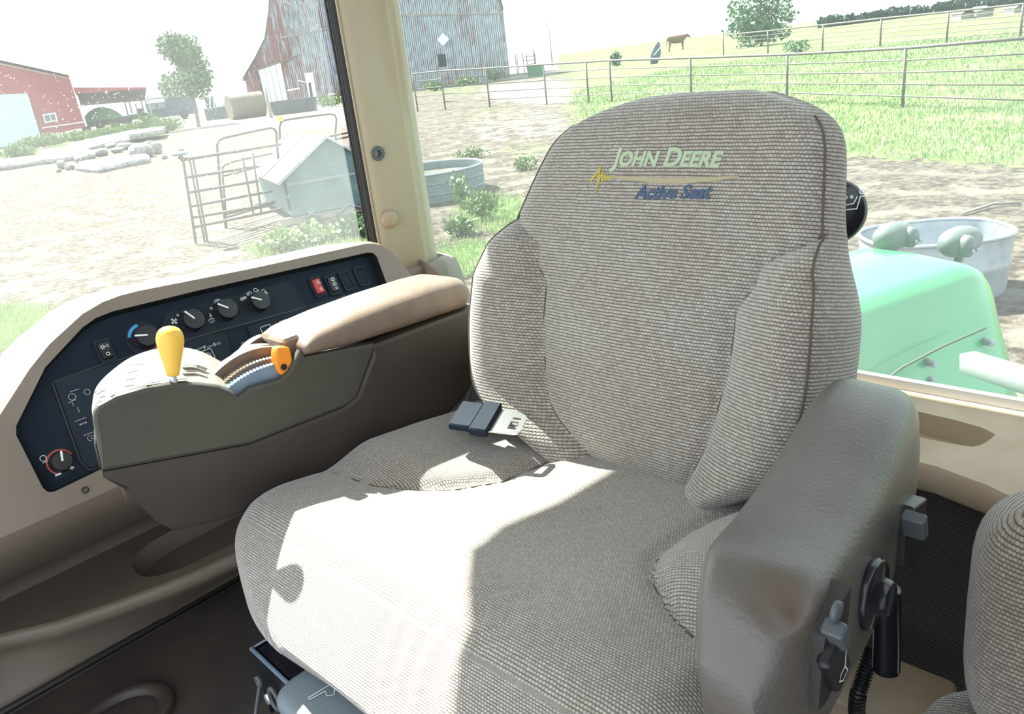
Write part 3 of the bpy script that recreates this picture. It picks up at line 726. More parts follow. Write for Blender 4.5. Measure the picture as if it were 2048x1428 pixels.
for x, y, L in ((143, 795, [circ(0, 0, .006), [(-.004, -.007), (.004, -.007)]]), (173, 785, [circ(0, 0, .005)]), (141, 809, [[(-.004, .003), (0, .004), (.003, 0), (.002, -.004)]]), (155, 821, [[(.002, .005), (-.001, 0), (.002, 0), (-.001, -.005)]]),
                (180, 877, [circ(0, 0, .005, 10, pi / 2, 1.5 * pi), circ(.004, 0, .003)]), (165, 848, [[(-.006, 0), (-.003, 0)], [(-.001, 0), (.001, 0)], [(.003, 0), (.006, 0)]]), (148, 782, [[(-.008, 0), (.008, 0)]]), (160, 840, [[(-.010, 0), (.010, 0)]]), (177, 868, [[(-.010, 0), (.008, 0)]])):
    sym(x, y, L, .001 if (x, y) != (165, 848) else .003, 'dimwhite', lift=.0054)
sym(86, 917, [circ(0, 0, .005), [(-.004, -.0075), (.004, -.0075)]], .001, 'white', lift=.002); sym(116, 949, [[(-.005, 0), (.005, .0)]], .0035, 'white', lift=.002); sym(143, 936, [[(-.004, 0), (.004, 0)], [(0, .004), (0, -.003)]], .0022, 'white', lift=.002)

# ================================================================== RIGHT ARMREST CONSOLE
XF = -1.085; XB = -1.235
ca_ = thing('armrest_console', 'brown control armrest with yellow and orange levers, right of the seat', 'armrest', (-1.15, .6, 2.08))
def yz(px, py, X=XF): P = pl(px, py, 0, X); return (P.y, P.z)
def slab(name, P2, x0, x1, m, r=.008, parent=ca_, it=0, shear=0):
    """side outline (Y,Z) extruded in X with a chamfered rim on the visible side"""
    if it: P2 = smooth_poly(P2, it)
    ar = sum(P2[i][0] * P2[(i + 1) % len(P2)][1] - P2[(i + 1) % len(P2)][0] * P2[i][1] for i in range(len(P2)))
    if ar < 0: P2 = P2[::-1]
    def ins(d):
        n = len(P2); out = []
        for i in range(n):
            p0, p1, p2 = V(P2[i - 1]), V(P2[i]), V(P2[(i + 1) % n])
            t = (p2 - p0); t = t.normalized() if t.length > 1e-9 else V((1, 0)); out.append(p1 + V((-t.y, t.x)) * d)
        return out
    mb = MB(); rings = []
    for d, x in ((0, x0), (0, x1 - r), (r * .3, x1 - r * .3), (r, x1)):
        rings.append([V((x, p[0] + (shear * (x1 - x) * (1 - sm(.33, .60, p[0])) if shear else 0), p[1])) for p in ins(d)])
    mb.loft(rings, True)
    L = [V((p[0], p[1], 0)) for p in ins(r)]
    T = tessellate_polygon([L]); 
    mb.add([V((x1, p.x, p.y)) for p in L], [tuple(t) if (L[t[1]] - L[t[0]]).cross(L[t[2]] - L[t[0]]).z > 0 else tuple(reversed(t)) for t in T])
    mb.add([V((x0, p.x + (shear * (x1 - x0) * (1 - sm(.33, .60, p.x)) if shear else 0), p.y)) for p in L], [tuple(reversed(t)) for t in T])
    return mb.build(name, m, parent, ang=38)
# upper olive shell: from the front to the pad, with the notch for the throttle quadrant
up = [(205, 945), (194, 890), (185, 842), (186, 826), (195, 812), (230, 792), (290, 775), (350, 766), (400, 768), (440, 773), (462, 783), (478, 793), (500, 775), (560, 758), (578, 742), (600, 700), (612, 712), (748, 685), (745, 715), (715, 795), (690, 815), (500, 890)]
UP = [yz(*p_) for p_ in up]
slab('upper_shell', UP, XF - .009, XF, M['olive'], .006, shear=.36)
core = [(206, 940), (195, 895), (200, 870), (300, 830), (500, 815), (620, 745), (740, 720), (715, 793), (690, 813), (500, 888)]
slab('inner_core', [yz(*p_) for p_ in core], XB + .004, XF - .012, M['olive'], .002, shear=.36)
low = [(204, 943), (500, 888), (690, 813), (715, 793), (746, 713), (748, 688), (950, 612), (958, 640), (965, 740), (930, 800), (880, 850), (700, 950), (460, 1042), (352, 1068), (318, 1052), (250, 985)]
slab('lower_shell', [yz(*p_) for p_ in low], XB + .01, XF - .002, M['brown'], .009, shear=.36)
# pad
rows = []
PADT = [(.60, 2.318, 2.300), (.63, 2.332, 2.293), (.70, 2.338, 2.283), (.80, 2.340, 2.276), (.90, 2.338, 2.271), (.95, 2.334, 2.268), (.985, 2.322, 2.267), (1.0, 2.305, 2.27)]
for k in range(40):
    y = .606 + (1.003 - .606) * k / 39
    zt = lerp([(a, b_) for a, b_, c in PADT], y); zb = lerp([(a, c) for a, b_, c in PADT], y)
    e = 1 - sm(.955, 1.006, y) * .55; f0 = 1 - .25 * (1 - sm(.59, .62, y))
    xc, hw = -1.150, .072 * e
    ring = []
    for j in range(28):
        t = 2 * pi * j / 28; cs, sn = cos(t), sin(t)
        x = xc + hw * math.copysign(abs(cs) ** .55, cs); z = (zt + zb) / 2 - .006 + (zt - zb) / 2 * math.copysign(abs(sn) ** .7, sn) * f0
        sk = max(0, .64 - y)
        ring.append(V((x, y, z)))
    rows.append(ring)
MB().loft(rows, True, True).build('armrest_pad', M['pad'], ca_)
# shift gate dome (front), ribbed, slotted
NEAR = chaikin([yz(px, py, XF - .010) for px, py in ((187, 842), (190, 822), (203, 806), (232, 791), (290, 774), (350, 764), (400, 766), (440, 770), (466, 781))], 2)
FARE = chaikin([yz(px, py, XB + .008) for px, py in ((184, 812), (188, 780), (205, 757), (232, 734), (262, 713), (310, 697), (350, 692), (400, 700), (440, 722))], 2)
def curve(P_, t):
    f = t * (len(P_) - 1); i = min(int(f), len(P_) - 2); f -= i; return (P_[i][0] + (P_[i + 1][0] - P_[i][0]) * f, P_[i][1] + (P_[i + 1][1] - P_[i][1]) * f)
def dpt(t, w, lift=0):
    a, b_ = curve(NEAR, t), curve(FARE, t); x = XF - .010 + w * (XB + .008 - XF + .010)
    return V((x, a[0] + (b_[0] - a[0]) * w, a[1] + (b_[1] - a[1]) * w + .004 * sin(pi * w) + lift))
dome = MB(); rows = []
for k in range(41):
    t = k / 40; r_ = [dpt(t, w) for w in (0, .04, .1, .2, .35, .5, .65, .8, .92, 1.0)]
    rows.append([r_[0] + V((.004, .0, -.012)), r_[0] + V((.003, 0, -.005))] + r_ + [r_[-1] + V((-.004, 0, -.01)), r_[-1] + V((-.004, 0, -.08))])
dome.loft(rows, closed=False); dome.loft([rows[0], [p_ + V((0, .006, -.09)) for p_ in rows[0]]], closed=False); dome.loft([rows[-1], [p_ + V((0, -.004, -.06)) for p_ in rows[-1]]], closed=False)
dm = dome.build('gate_cover', mat('sunlit_olive_plastic', (.26, .235, .205), .45), ca_, ang=60)  # same olive plastic as the shell; sunlight on top put into this lighter colour
def ondome(px, py, lift=.0012):
    """point of the cover seen at this pixel (found on the surface itself)"""
    best = None
    for i in range(101):
        for j in range(41):
            p = dpt(i / 100, j / 40)
            q2 = SCRC.setdefault((i, j), scr(p)); d = (q2[0] - px) ** 2 + (q2[1] - py) ** 2
            d = (d * .05 if d < 25 else d) + (p - CAM).length * 60
            if best is None or d < best[0]: best = (d, i / 100, j / 40)
    return best[1], best[2]
SCRC = {}
def slot(pts, w, m='black', name='gate_slot'):
    tw = [ondome(*p_) for p_ in pts]; tw = dense(tw, 5); P3 = [dpt(t, w_, .0042) for t, w_ in tw]; mb = MB(); n = len(P3); L, R_ = [], []
    for i, p in enumerate(P3):
        d = P3[min(i + 1, n - 1)] - P3[max(i - 1, 0)]; sd = d.cross(ZZ); sd = sd.normalized() * w / 2 if sd.length > 1e-9 else V((w / 2, 0, 0))
        t, w_ = tw[i]; L.append(p + sd); R_.append(p - sd)
    mb.loft([L, R_], closed=False); return mb.build(name, M[m], dm, smooth=False)
def dense(P2, n=6):
    out = []
    for a, b_ in zip(P2, P2[1:]):
        for k in range(n): out.append(tuple(a[i] + (b_[i] - a[i]) * k / n for i in range(2)))
    return out + [P2[-1]]
U = lambda L, d=-6: [(x, y + d) for x, y in L]
slot(U([(206, 829), (214, 823), (222, 820)]), .004); slot(U([(223, 810), (233, 804)]), .009); slot(U([(233, 801), (262, 792), (288, 786)]), .004); slot(U([(240, 806), (252, 801)], -9), .004)
slot(U([(276, 791), (288, 788), (300, 783)], -8), .004); slot(U([(290, 783), (306, 777)], -8), .009); slot(U([(304, 776), (322, 771), (340, 768)], -7), .004); slot(U([(308, 783), (322, 781)], -12), .004)
slot(U([(354, 772), (376, 769)], -7), .010)
for A in (((252, 731), (268, 726), (285, 724)), ((252, 745), (264, 741), (275, 739)), ((249, 759), (268, 754)), ((249, 771), (268, 767)), ((188, 790), (198, 782), (208, 778)), ((190, 800), (200, 793), (210, 790)), ((190, 814), (198, 808), (206, 804))): slot(A, .0036, name='cover_rib')
slot([(366, 737), (392, 735), (414, 743)], .010, 'brown', 'cover_rib'); slot([(364, 747), (390, 745), (412, 751)], .006, 'brown', 'cover_rib')
# gear lever
b0 = dpt(*ondome(347, 774))
mb = MB(); mb.tube([b0 + V((0, 0, -.01)), b0 + V((0, .001, .018))], .0058, 14); gl = mb.build('gear_lever', M['zinc'], ca_)
top = pl(341, 690, 0, b0.x - .004); ax = (top - b0).normalized()
MB().lathe([(.0075, .010), (.0085, .011), (.010, .018), (.0125, .030), (.0155, .043), (.0175, .052), (.0185, .059), (.0183, .066), (.0165, .072), (.013, .077), (.008, .080), (.002, .0812)], b0, ax, 28).build('lever_knob', M['yellow'], gl)
# throttle quadrant: blue-grey sector, saw-tooth ring, ridged hoops and the orange lever
def arcp(cy, cz, r, a0, a1, n=20): return [(cy + r * cos(radians(a0 + (a1 - a0) * k / n)), cz + r * sin(radians(a0 + (a1 - a0) * k / n))) for k in range(n + 1)]
def fit(P3):
    (x1, y1), (x2, y2), (x3, y3) = P3; A = x1 * (y2 - y3) - y1 * (x2 - x3) + x2 * y3 - x3 * y2
    B = (x1 * x1 + y1 * y1) * (y3 - y2) + (x2 * x2 + y2 * y2) * (y1 - y3) + (x3 * x3 + y3 * y3) * (y2 - y1)
    C = (x1 * x1 + y1 * y1) * (x2 - x3) + (x2 * x2 + y2 * y2) * (x3 - x1) + (x3 * x3 + y3 * y3) * (x1 - x2)
    c = (-B / (2 * A), -C / (2 * A)); return c, math.hypot(x1 - c[0], y1 - c[1])
def sector(name, P3, thick, x0, x1, m, teeth=False, ext=6):
    """arc band through three traced points on the plane X = x1"""
    Y3 = [yz(px, py, x1) for px, py in P3]; (cy, cz), r = fit(Y3)
    a0, a1 = atan2(Y3[2][1] - cz, Y3[2][0] - cy), atan2(Y3[0][1] - cz, Y3[0][0] - cy); a0 -= radians(ext); a1 += radians(ext); n = 44
    arc = [(cos(a0 + (a1 - a0) * i / n), sin(a0 + (a1 - a0) * i / n)) for i in range(n + 1)]
    out = [(cy + c_ * (r + (.0018 if (teeth and i % 2) else 0)), cz + s_ * (r + (.0018 if (teeth and i % 2) else 0))) for i, (c_, s_) in enumerate(arc)]
    P2 = out + [(cy + c_ * (r - thick), cz + s_ * (r - thick)) for c_, s_ in reversed(arc)]
    return slab(name, P2, x0, x1, M[m], .0006)
sector('quadrant_plate', ((455, 779), (500, 748), (556, 728)), .040, XF - .03, XF - .012, 'bluegrey', True)
sector('detent_ring', ((444, 772), (492, 735), (552, 716)), .040, XF - .044, XF - .026, 'pad', True)
sector('quadrant_hoop', ((418, 762), (470, 715), (545, 694)), .050, XF - .060, XF - .045, 'pad')
sector('quadrant_hoop', ((440, 752), (490, 712), (560, 697)), .045, XF - .085, XF - .061, 'brown')
sector('quadrant_hoop', ((452, 735), (495, 700), (550, 690)), .050, XF - .100, XF - .086, 'pad')
sector('quadrant_hoop', ((470, 722), (500, 699), (550, 690)), .045, XF - .125, XF - .101, 'brown')
sector('quadrant_hoop', ((480, 712), (510, 680), (560, 670)), .050, XF - .142, XF - .126, 'pad')
MB().rbox((XF - .050, .604, 2.280), (.055, .034, .088), None, .008).build('quadrant_bridge', M['pad'], ca_, ang=40)
lx = XF - .006
Y = lambda px, py: yz(px, py, lx)
lv = [Y(*p_) for p_ in ((552, 700), (556, 694), (578, 694), (582, 700), (587, 728), (575, 750), (566, 753), (556, 745), (551, 722))]
lo__ = slab('throttle_lever', smooth_poly(lv, 2), lx - .014, lx, M['orange'], .003)
c = V((lx, *Y(567, 734))); MB().lathe([(.0, 0), (.0052, 0), (.0052, .002), (.0034, .0024), (.0028, .001), (0, .001)], c, (1, 0, 0), 16).build('lever_screw', M['black'], lo__, ang=35)

# ================================================================== OPERATOR SEAT
TI = radians(16); BO = V((0, .887, 2.10)); BU = V((0, sin(TI), cos(TI))); BN = V((0, -cos(TI), sin(TI)))
seat = thing('operator_seat', 'grey brown woven cloth tractor seat with embroidered backrest', 'seat', (-.69, .62, 1.60))
XL = [(-.06, -.80), (0, -.885), (.022, -.955), (.05, -.992), (.17, -1.010), (.28, -1.005), (.36, -.962), (.43, -.928), (.49, -.892), (.52, -.855), (.54, -.80), (.552, -.735)]
XR = [(-.06, -.54), (0, -.46), (.022, -.42), (.05, -.402), (.15, -.385), (.26, -.390), (.35, -.416), (.43, -.424), (.49, -.430), (.52, -.450), (.54, -.485), (.552, -.545)]
TIN = [(.0, .52), (.24, .57), (.30, .68), (.37, 1.02), (.6, 1.2)]
def crown(s): return .05 * (1 - sqrt(max(0, 1 - (max(0, s - .47) / .0835) ** 2)))
def bdepth(t, s):
    at = abs(t); ti = slerp(TIN, s); d = 0
    if at > ti:
        k = (at - ti) / max(.05, 1.02 - ti); d += .060 * min(1, (1 - ti) / .42) * sin(min(1, k) * pi * .62) ** .9
    d -= .007 * exp(-((at - ti) / .028) ** 2) * (1 if s < .36 else 0)
    d += .022 * exp(-((s - .17) / .11) ** 2) * (1 - min(1, at / max(.3, ti)) ** 2)
    d += .010 * (1 - at * at) * sm(.25, .4, s)
    if at > .84: d -= .020 * ((at - .84) / .16) ** 2.2
    if s < .03: d -= .05 * ((.03 - s) / .09) ** 2
    return d - crown(s)
def bpt(t, s, lift=0):
    xl, xr = slerp(XL, s) if 0 else lerp(XL, s), lerp(XR, s)
    return V(((xl + xr) / 2 + t * (xr - xl) / 2, 0, 0)) + BO * 1 + BU * s + BN * (bdepth(t, s) + lift)
def smooth_tab(tab):
    # resample a piecewise-linear table into a softer one
    a, b = tab[0][0], tab[-1][0]; n = 80; xs = [a + (b - a) * i / n for i in range(n + 1)]; ys_ = [lerp(tab, x) for x in xs]
    for _ in range(14): ys_ = [ys_[0]] + [(ys_[i - 1] + 2 * ys_[i] + ys_[i + 1]) / 4 for i in range(1, n)] + [ys_[-1]]
    return list(zip(xs, ys_))
XL, XR = smooth_tab(XL), smooth_tab(XR)
NS, NF, NSD, NB = 96, 84, 7, 14
mb = MB(); mb.uv = []; rows = []
ss = [-.06 + (.612) * (1 - (1 - i / (NS - 1)) ** 1.35) for i in range(NS)]
for s in ss:
    xl, xr = lerp(XL, s), lerp(XR, s); xc, hw = (xl + xr) / 2, (xr - xl) / 2; ring = []; u = 0
    for j in range(NF):
        t = -1 + 2 * j / (NF - 1); ring.append(bpt(t, s)); mb.uv.append((xc + t * hw, s))
    df = bdepth(1, s); dfl = bdepth(-1, s); db = -.125 + .055 * sm(.22, .42, s) + .012 * sm(.42, .5525, s)
    for j in range(1, NSD + 1):
        k = j / (NSD + 1); d = df + (db - df) * k
        ring.append(V((xr + .012 * sin(pi * k), 0, 0)) + BO + BU * s + BN * d); mb.uv.append((xr + .13 * k, s))
    for j in range(NB):
        k = j / (NB - 1); t = 1 - 2 * k; ring.append(V((xc + t * hw * .96, 0, 0)) + BO + BU * s + BN * (db - .012 * (1 - t * t))); mb.uv.append((xr + .13 + k * .6, s))
    for j in range(1, NSD + 1):
        k = j / (NSD + 1); d = db + (dfl - db) * k
        ring.append(V((xl - .012 * sin(pi * k), 0, 0)) + BO + BU * s + BN * d); mb.uv.append((xl - .13 * (1 - k), s))
    rows.append(ring)
mb.loft(rows, True, True)
back = mb.build('backrest', M['weave'], seat)
for sgn in (1, -1):
    path = []
    for i in range(60):
        s = .02 + .49 * i / 59; p = bpt(sgn * .985, s, .0012); path.append(p)
    MB().tube(path, .0017, 6).build('seam', M['piping'], back)
    path = []
    for i in range(40):
        s = .005 + .355 * i / 39; t = min(.985, slerp(TIN, s)); path.append(bpt(sgn * t, s, .0006))
    MB().tube(path, .0014, 6).build('seam', M['piping'], back)
# embroidery: mapped onto the backrest surface
def bxy(px, py):
    P = onp(px, py, BO, BN); 
    for _ in range(3):
        s = (P - BO).dot(BU); xl, xr = lerp(XL, s), lerp(XR, s); t = (P.x - (xl + xr) / 2) / ((xr - xl) / 2)
        P = onp(px, py, BO + BN * bdepth(t, s), BN)
    return (P.x, (P - BO).dot(BU))
def on_back(x, s, lift):
    xl, xr = lerp(XL, s), lerp(XR, s); t = (x - (xl + xr) / 2) / ((xr - xl) / 2)
    return bpt(t, s, lift)
def embroider(name, body, pa, pb, size, m, shear, offset, sp=1.0, sc=False):
    (xa, sa), (xb, sb) = bxy(*pa), bxy(*pb)
    pts, fs = txt(body, size, None, shear=shear, offset=offset, sp=sp, smallcaps=sc)
    x0, x1 = min(p[0] for p in pts), max(p[0] for p in pts); k = math.hypot(xb - xa, sb - sa) / (x1 - x0)
    ca, sa_ = (xb - xa) / math.hypot(xb - xa, sb - sa), (sb - sa) / math.hypot(xb - xa, sb - sa)
    mb = MB(); vs = []
    # embed vertices, with a raised middle by giving the text a skirt
    for dz in (.0016, -.001):
        for x, y in pts:
            X, Y_ = (x - x0) * k, y * k; vs.append(on_back(xa + X * ca - Y_ * sa_, sa + X * sa_ + Y_ * ca, dz))
    n = len(pts); F_ = list(fs); edges = {}
    for f in fs:
        for i in range(len(f)):
            e = (f[i], f[(i + 1) % len(f)]); edges[e] = 1
    for (a, b_) in edges:
        if (b_, a) not in edges: F_.append((b_, a, a + n, b_ + n))
    mb.add(vs, F_); return mb.build(name, m, back, smooth=False, label=None)
e1_ = embroider('embroidered_lettering', 'John Deere', (1221, 331), (1446, 334), .035, M['thread_g'], .28, .0011, 1.0, True)
def smallcap(): pass
e2_ = embroider('embroidered_lettering', 'Active Seat', (1268, 397), (1424, 397), .030, M['thread_b'], .38, .0010, 1.0)
e1_['label'] = 'pale green embroidered capitals'; e2_['label'] = 'dark blue embroidered words'
def stitch(name, L, w, m):
    P_ = [bxy(*p_) for p_ in L]; D = []
    for a, b_ in zip(P_, P_[1:]):
        for k in range(8): D.append((a[0] + (b_[0] - a[0]) * k / 8, a[1] + (b_[1] - a[1]) * k / 8))
    D.append(P_[-1]); mb = MB(); a, b_, n = [], [], len(D)
    for i, p in enumerate(D):
        t = V(D[min(i + 1, n - 1)]) - V(D[max(i - 1, 0)]); t.normalize(); o = V((-t.y, t.x)); f = i / (n - 1)
        ww = (w(f) if callable(w) else w) / 2
        a.append(on_back(p[0] + o.x * ww, p[1] + o.y * ww, .0012)); b_.append(on_back(p[0] - o.x * ww, p[1] - o.y * ww, .0012))
    mb.loft([a, b_], closed=False); return mb.build(name, M[m], back, smooth=False)
stitch('embroidered_line', [(1210, 353), (1250, 356), (1300, 360), (1350, 362), (1400, 360), (1440, 357), (1478, 353)], lambda f: .0065 * (1 - abs(2 * f - 1) ** 2.5) + .0012, 'thread_t')
zz = [(1182, 361), (1190, 351), (1203, 330), (1198, 350), (1193, 382), (1201, 356), (1207, 343), (1204, 366), (1211, 347), (1211, 362), (1217, 350), (1216, 358), (1226, 354)]
stitch('embroidered_crest', zz, .0026, 'thread_y')
stitch('embroidered_crest', [(1181, 362), (1195, 346), (1204, 331)], lambda f: .002 + .003 * (1 - f), 'thread_y'); stitch('embroidered_crest', [(1192, 384), (1196, 366), (1202, 350)], lambda f: .002 + .003 * f, 'thread_y')
# lumbar knob behind the backrest
kc = pl(1668, 422, 1, 1.06)
mb = MB(); mb.lathe([(.030, -.03), (.041, -.018), (.044, -.004), (.041, .006), (.035, .010), (.02, .011), (0, .011)], kc, V((.55, -.80, .25)), 32)
kn = mb.build('lumbar_knob', M['gloss'], seat)
n_ = V((.55, -.80, .25)).normalized(); ea = V((0, 0, 1)).cross(n_).normalized(); eb = n_.cross(ea)
mb = MB(); mb.strokes([[(.0085, -.012 + .012), (.026, .0), (.031, .016), (.036, .016)], [(.0085, .006), (.022, .007), (.027, .016)], circ(.013, .016, .0016, 8), circ(.02, .016, .0016, 8), circ(.033, .022, .003, 8)], .0014, (kc + n_ * .0115, ea, eb, n_), .0006)
mb.build('knob_symbol', M['white'], kn, smooth=False)

# cushion: sections from front nose to rear
CX = -.70
def chw(y): return .400 * min(1, max(.0, 1 - max(0, (.545 - y) / .216) ** 2.9)) ** .5 if y < .545 else .400
def crise(y): return 1 - min(1.0, (max(0, .520 - y) / .185)) ** 2.2
SEAMS_L = [(650, 930), (690, 944), (745, 956), (820, 956), (900, 945), (1000, 915), (1090, 872)]
SEAML = [pl(a, b_, 2, 2.115) for a, b_ in SEAMS_L]; TL = [(p.y, p.x) for p in SEAML]
SEAMS_R = [(1385, 1285), (1345, 1235), (1312, 1170), (1303, 1130), (1315, 1095), (1360, 1050), (1420, 1015), (1490, 985)]
SEAMR = [pl(a, b_, 2, 2.10) for a, b_ in SEAMS_R]; TR = sorted([(p.y, p.x) for p in SEAMR])
WR = [[(760, 1330), (800, 1260), (880, 1195), (980, 1150)], [(730, 1320), (780, 1225), (850, 1165)], [(800, 1345), (860, 1255), (960, 1195), (1060, 1165)], [(850, 1380), (900, 1300), (990, 1235)], [(1040, 1010), (1140, 985), (1240, 962)]]
WRP = [chaikin([tuple(pl(a, b_, 2, 2.125).xy) for a, b_ in L], 2) for L in WR]
def ctop(x, y):
    z = lerp([(.28, 2.128), (.45, 2.132), (.60, 2.105), (.75, 2.085), (.95, 2.075)], y)
    dx = (x - CX)
    z -= .012 * exp(-((dx) / .16) ** 2) * sm(.4, .6, y)
    # bolsters
    for tab, sg in ((TL, -1), (TR, 1)):
        if y > tab[0][0] - .02:
            e = lerp(tab, y); k = (x - e) * sg
            if k > 0:
                lim = .34 - abs(e - CX); w_ = max(.07, lim)
                z += (.030 if sg < 0 else .045) * sm(tab[0][0] - .01, tab[0][0] + .10, y) * (1 - .45 * sm(.74, .90, y)) * sin(min(1, k / w_) * pi * .58) ** .8
            z -= .008 * exp(-(k / .010) ** 2) * sm(tab[0][0] - .02, tab[0][0] + .04, y)
    # side roll
    hw = chw(y); a = min(1.02, abs(dx) / max(hw, .02))
    if a > .86: z -= .055 * (.2 + .8 * sm(.37, .54, y)) * ((a - .86) / .14) ** 2.4
    for i, L in enumerate(WRP):
        d2 = min((x - p[0]) ** 2 + (y - p[1]) ** 2 for p in L); z += (.0050 if i < 4 else .003) * (exp(-d2 / .008 ** 2) - .8 * exp(-d2 / .018 ** 2))
    zf = 1 - crise(y)
    return z - zf * .080
CY0, CY1 = .335, .935
mb = MB(); mb.uv = []; rows = []
for i in range(96):
    f = i / 95; y = CY0 + (CY1 - CY0) * (f ** 1.35 if f < 1 else 1); hw = max(.05, chw(y)); ring = []
    for j in range(90):
        t = -1 + 2 * j / 89; t = sin(t * pi / 2) * .35 + t * .65; x = CX + t * hw; z = ctop(x, y); ring.append(V((x, y, z)))
        mb.uv.append((x, y - (2.13 - z) * .8 if y < .42 else y))
    zb = 1.985 + .055 * (1 - sqrt(max(0, 1 - (max(0, .385 - y) / .0505) ** 2)))
    zr = ring[-1].z; zl = ring[0].z
    for k in (.3, .65): ring.append(V((CX + hw * (1.0 + .015 * sin(pi * k)), y, zr + (zb - zr) * k))); mb.uv.append((CX + hw + .1 * k, y))
    for k in range(10):
        t = 1 - 2 * k / 9; ring.append(V((CX + t * hw * .95, y + .012, zb))); mb.uv.append((CX + t * hw, y - .2))
    for k in (.65, .3): ring.append(V((CX - hw * (1.0 + .015 * sin(pi * k)), y, zl + (zb - zl) * k))); mb.uv.append((CX - hw - .1 * k, y))
    rows.append(ring)
mb.loft(rows, True, True)
cu = mb.build('seat_cushion', M['weave_c'], seat)
for nm, tab in (('seam', TL), ('seam', TR)):
    a, b_ = tab[0][0], tab[-1][0]; path = []
    for i in range(50):
        y = a + (b_ - a) * i / 49; x = lerp(smooth_tab(tab), y) if i in () else lerp(tab, y); path.append(V((x, y, ctop(x, y) + .0012)))
    MB().tube(path, .0016, 6).build(nm, M['piping'], cu)
# seat pan / suspension
c0 = pl(503, 1298, 2, 1.93); c1 = pl(640, 1428, 2, 1.93)
mb = MB(); mb.box((-.66, .66, 1.95), (.56, .48, .05)); mb.box((-.66, .64, 1.76), (.44, .40, .32)); mb.build('suspension', M['gloss'], seat, smooth=False)
dirx = (c1 - c0).normalized(); c1 = c0 + dirx * .45; per = V((-dirx.y, dirx.x, 0)); per = per if per.y > 0 else -per
R = Matrix((dirx, per, ZZ)).transposed()
mb = MB(); mid = (c0 + c1) / 2 + per * .13
mb.box(mid + V((0, 0, -.004)), (.45, .26, .008), R); mb.box(mid + V((0, 0, -.05)) - per * .127, (.45, .006, .10), R); mb.box(mid + V((0, 0, -.06)) - dirx * .222, (.006, .26, .12), R)
tr_ = mb.build('base_tray', M['gloss'], seat, smooth=False)
mb = MB(); mb.tube([c0 + V((0, 0, .001)), c1 + V((0, 0, .001))], .0035, 6); mb.tube([c0, c0 + per * .10 + V((0, 0, .002))], .002, 6); mb.build('tray_edge', M['bluegrey'], tr_)
# hook, ring and clips on the tray front
h0 = c0 + dirx * .03 - per * .012 + V((0, 0, -.035))
MB().lathe([(.009, -.003), (.009, .003), (.005, .003), (.005, -.003), (.009, -.003)], h0, -per, 14).build('ring_clip', M['grey_dk'], tr_)
MB().tube(chaikin([h0 + V((0, 0, -.006)), h0 + V((0, 0, -.03)) - per * .01, h0 + V((0, 0, -.055)) - per * .02, h0 + V((0, 0, -.066)) + dirx * .05 - per * .02], 2), .0028, 8).build('wire_hook', M['grey_dk'], tr_)
h1 = c0 + dirx * .075 - per * .012 + V((0, 0, -.04))
MB().tube([h1 + V((.012 * cos(t), 0, .018 * sin(t))) for t in [2 * pi * k / 16 for k in range(17)]], .0035, 8).build('ring_clip', M['grey_dk'], tr_)
MB().lathe([(.0, -.004), (.008, -.004), (.008, .004), (0, .004)], h1 - dirx * .022 + V((0, 0, -.012)), -per, 14).build('bolt_head', M['zinc'], tr_)
lp = c0 + dirx * .075 - per * .035 + V((0, 0, -.19))
MB().lathe([(.0, -.05), (.026, -.045), (.028, 0), (.024, .02), (.010, .028), (0, .028)], lp, (0, 0, 1), 18).build('damper', M['grey'], seat, label='light grey rounded damper under the tray')
mb = MB(); mb.box(lp + dirx * .08 + V((0, 0, -.01)), (.10, .02, .06), R); mb.build('bracket', M['grey_dk'], seat, smooth=False)
# grey paddle lever with symbol
g0 = pl(655, 1392, 2, 1.965)
Rl = R
mb = MB(); rows = []
for k in range(14):
    f = k / 13; y_ = -.07 + .14 * f; w_ = .052 * (1 - max(0, (.28 - f) / .28) ** 2.5 * .55); th = .016 * (1 - max(0, (.2 - f) / .2) ** 2 * .7)
    ring = []
    for j in range(20):
        t = 2 * pi * j / 20
        ring.append(g0 + Rl @ V((y_, w_ * math.copysign(abs(cos(t)) ** .5, cos(t)), th * math.copysign(abs(sin(t)) ** .6, sin(t)) - .008)))
    rows.append(ring)
mb.loft(rows, True, True); le = mb.build('paddle_lever', M['grey'], seat, ang=60)
sx = V((1, 0, 0)); f0 = onp(652, 1385, g0 + V((0, 0, .0085)), (0, 0, 1))
ez = RGT - ZZ * RGT.z; ez.normalize(); ew = ZZ.cross(ez)
mb = MB(); mb.strokes([[(-.022, -.008), (.002, .012), (.010, .006), (.012, -.006), (.003, -.007), (-.001, .002), (-.019, -.0105), (-.022, -.008)], circ(.006, .014, .0018, 8), circ(.012, .0115, .0018, 8)], .0016, (f0, ez, ew, ZZ), .0008)
mb.build('lever_symbol', M['white'], le, smooth=False)
mb = MB(); mb.box(g0 + dirx * .075 + V((0, 0, .0)), (.003, .11, .018), R); mb.build('lever_gap', M['black'], le, smooth=False)

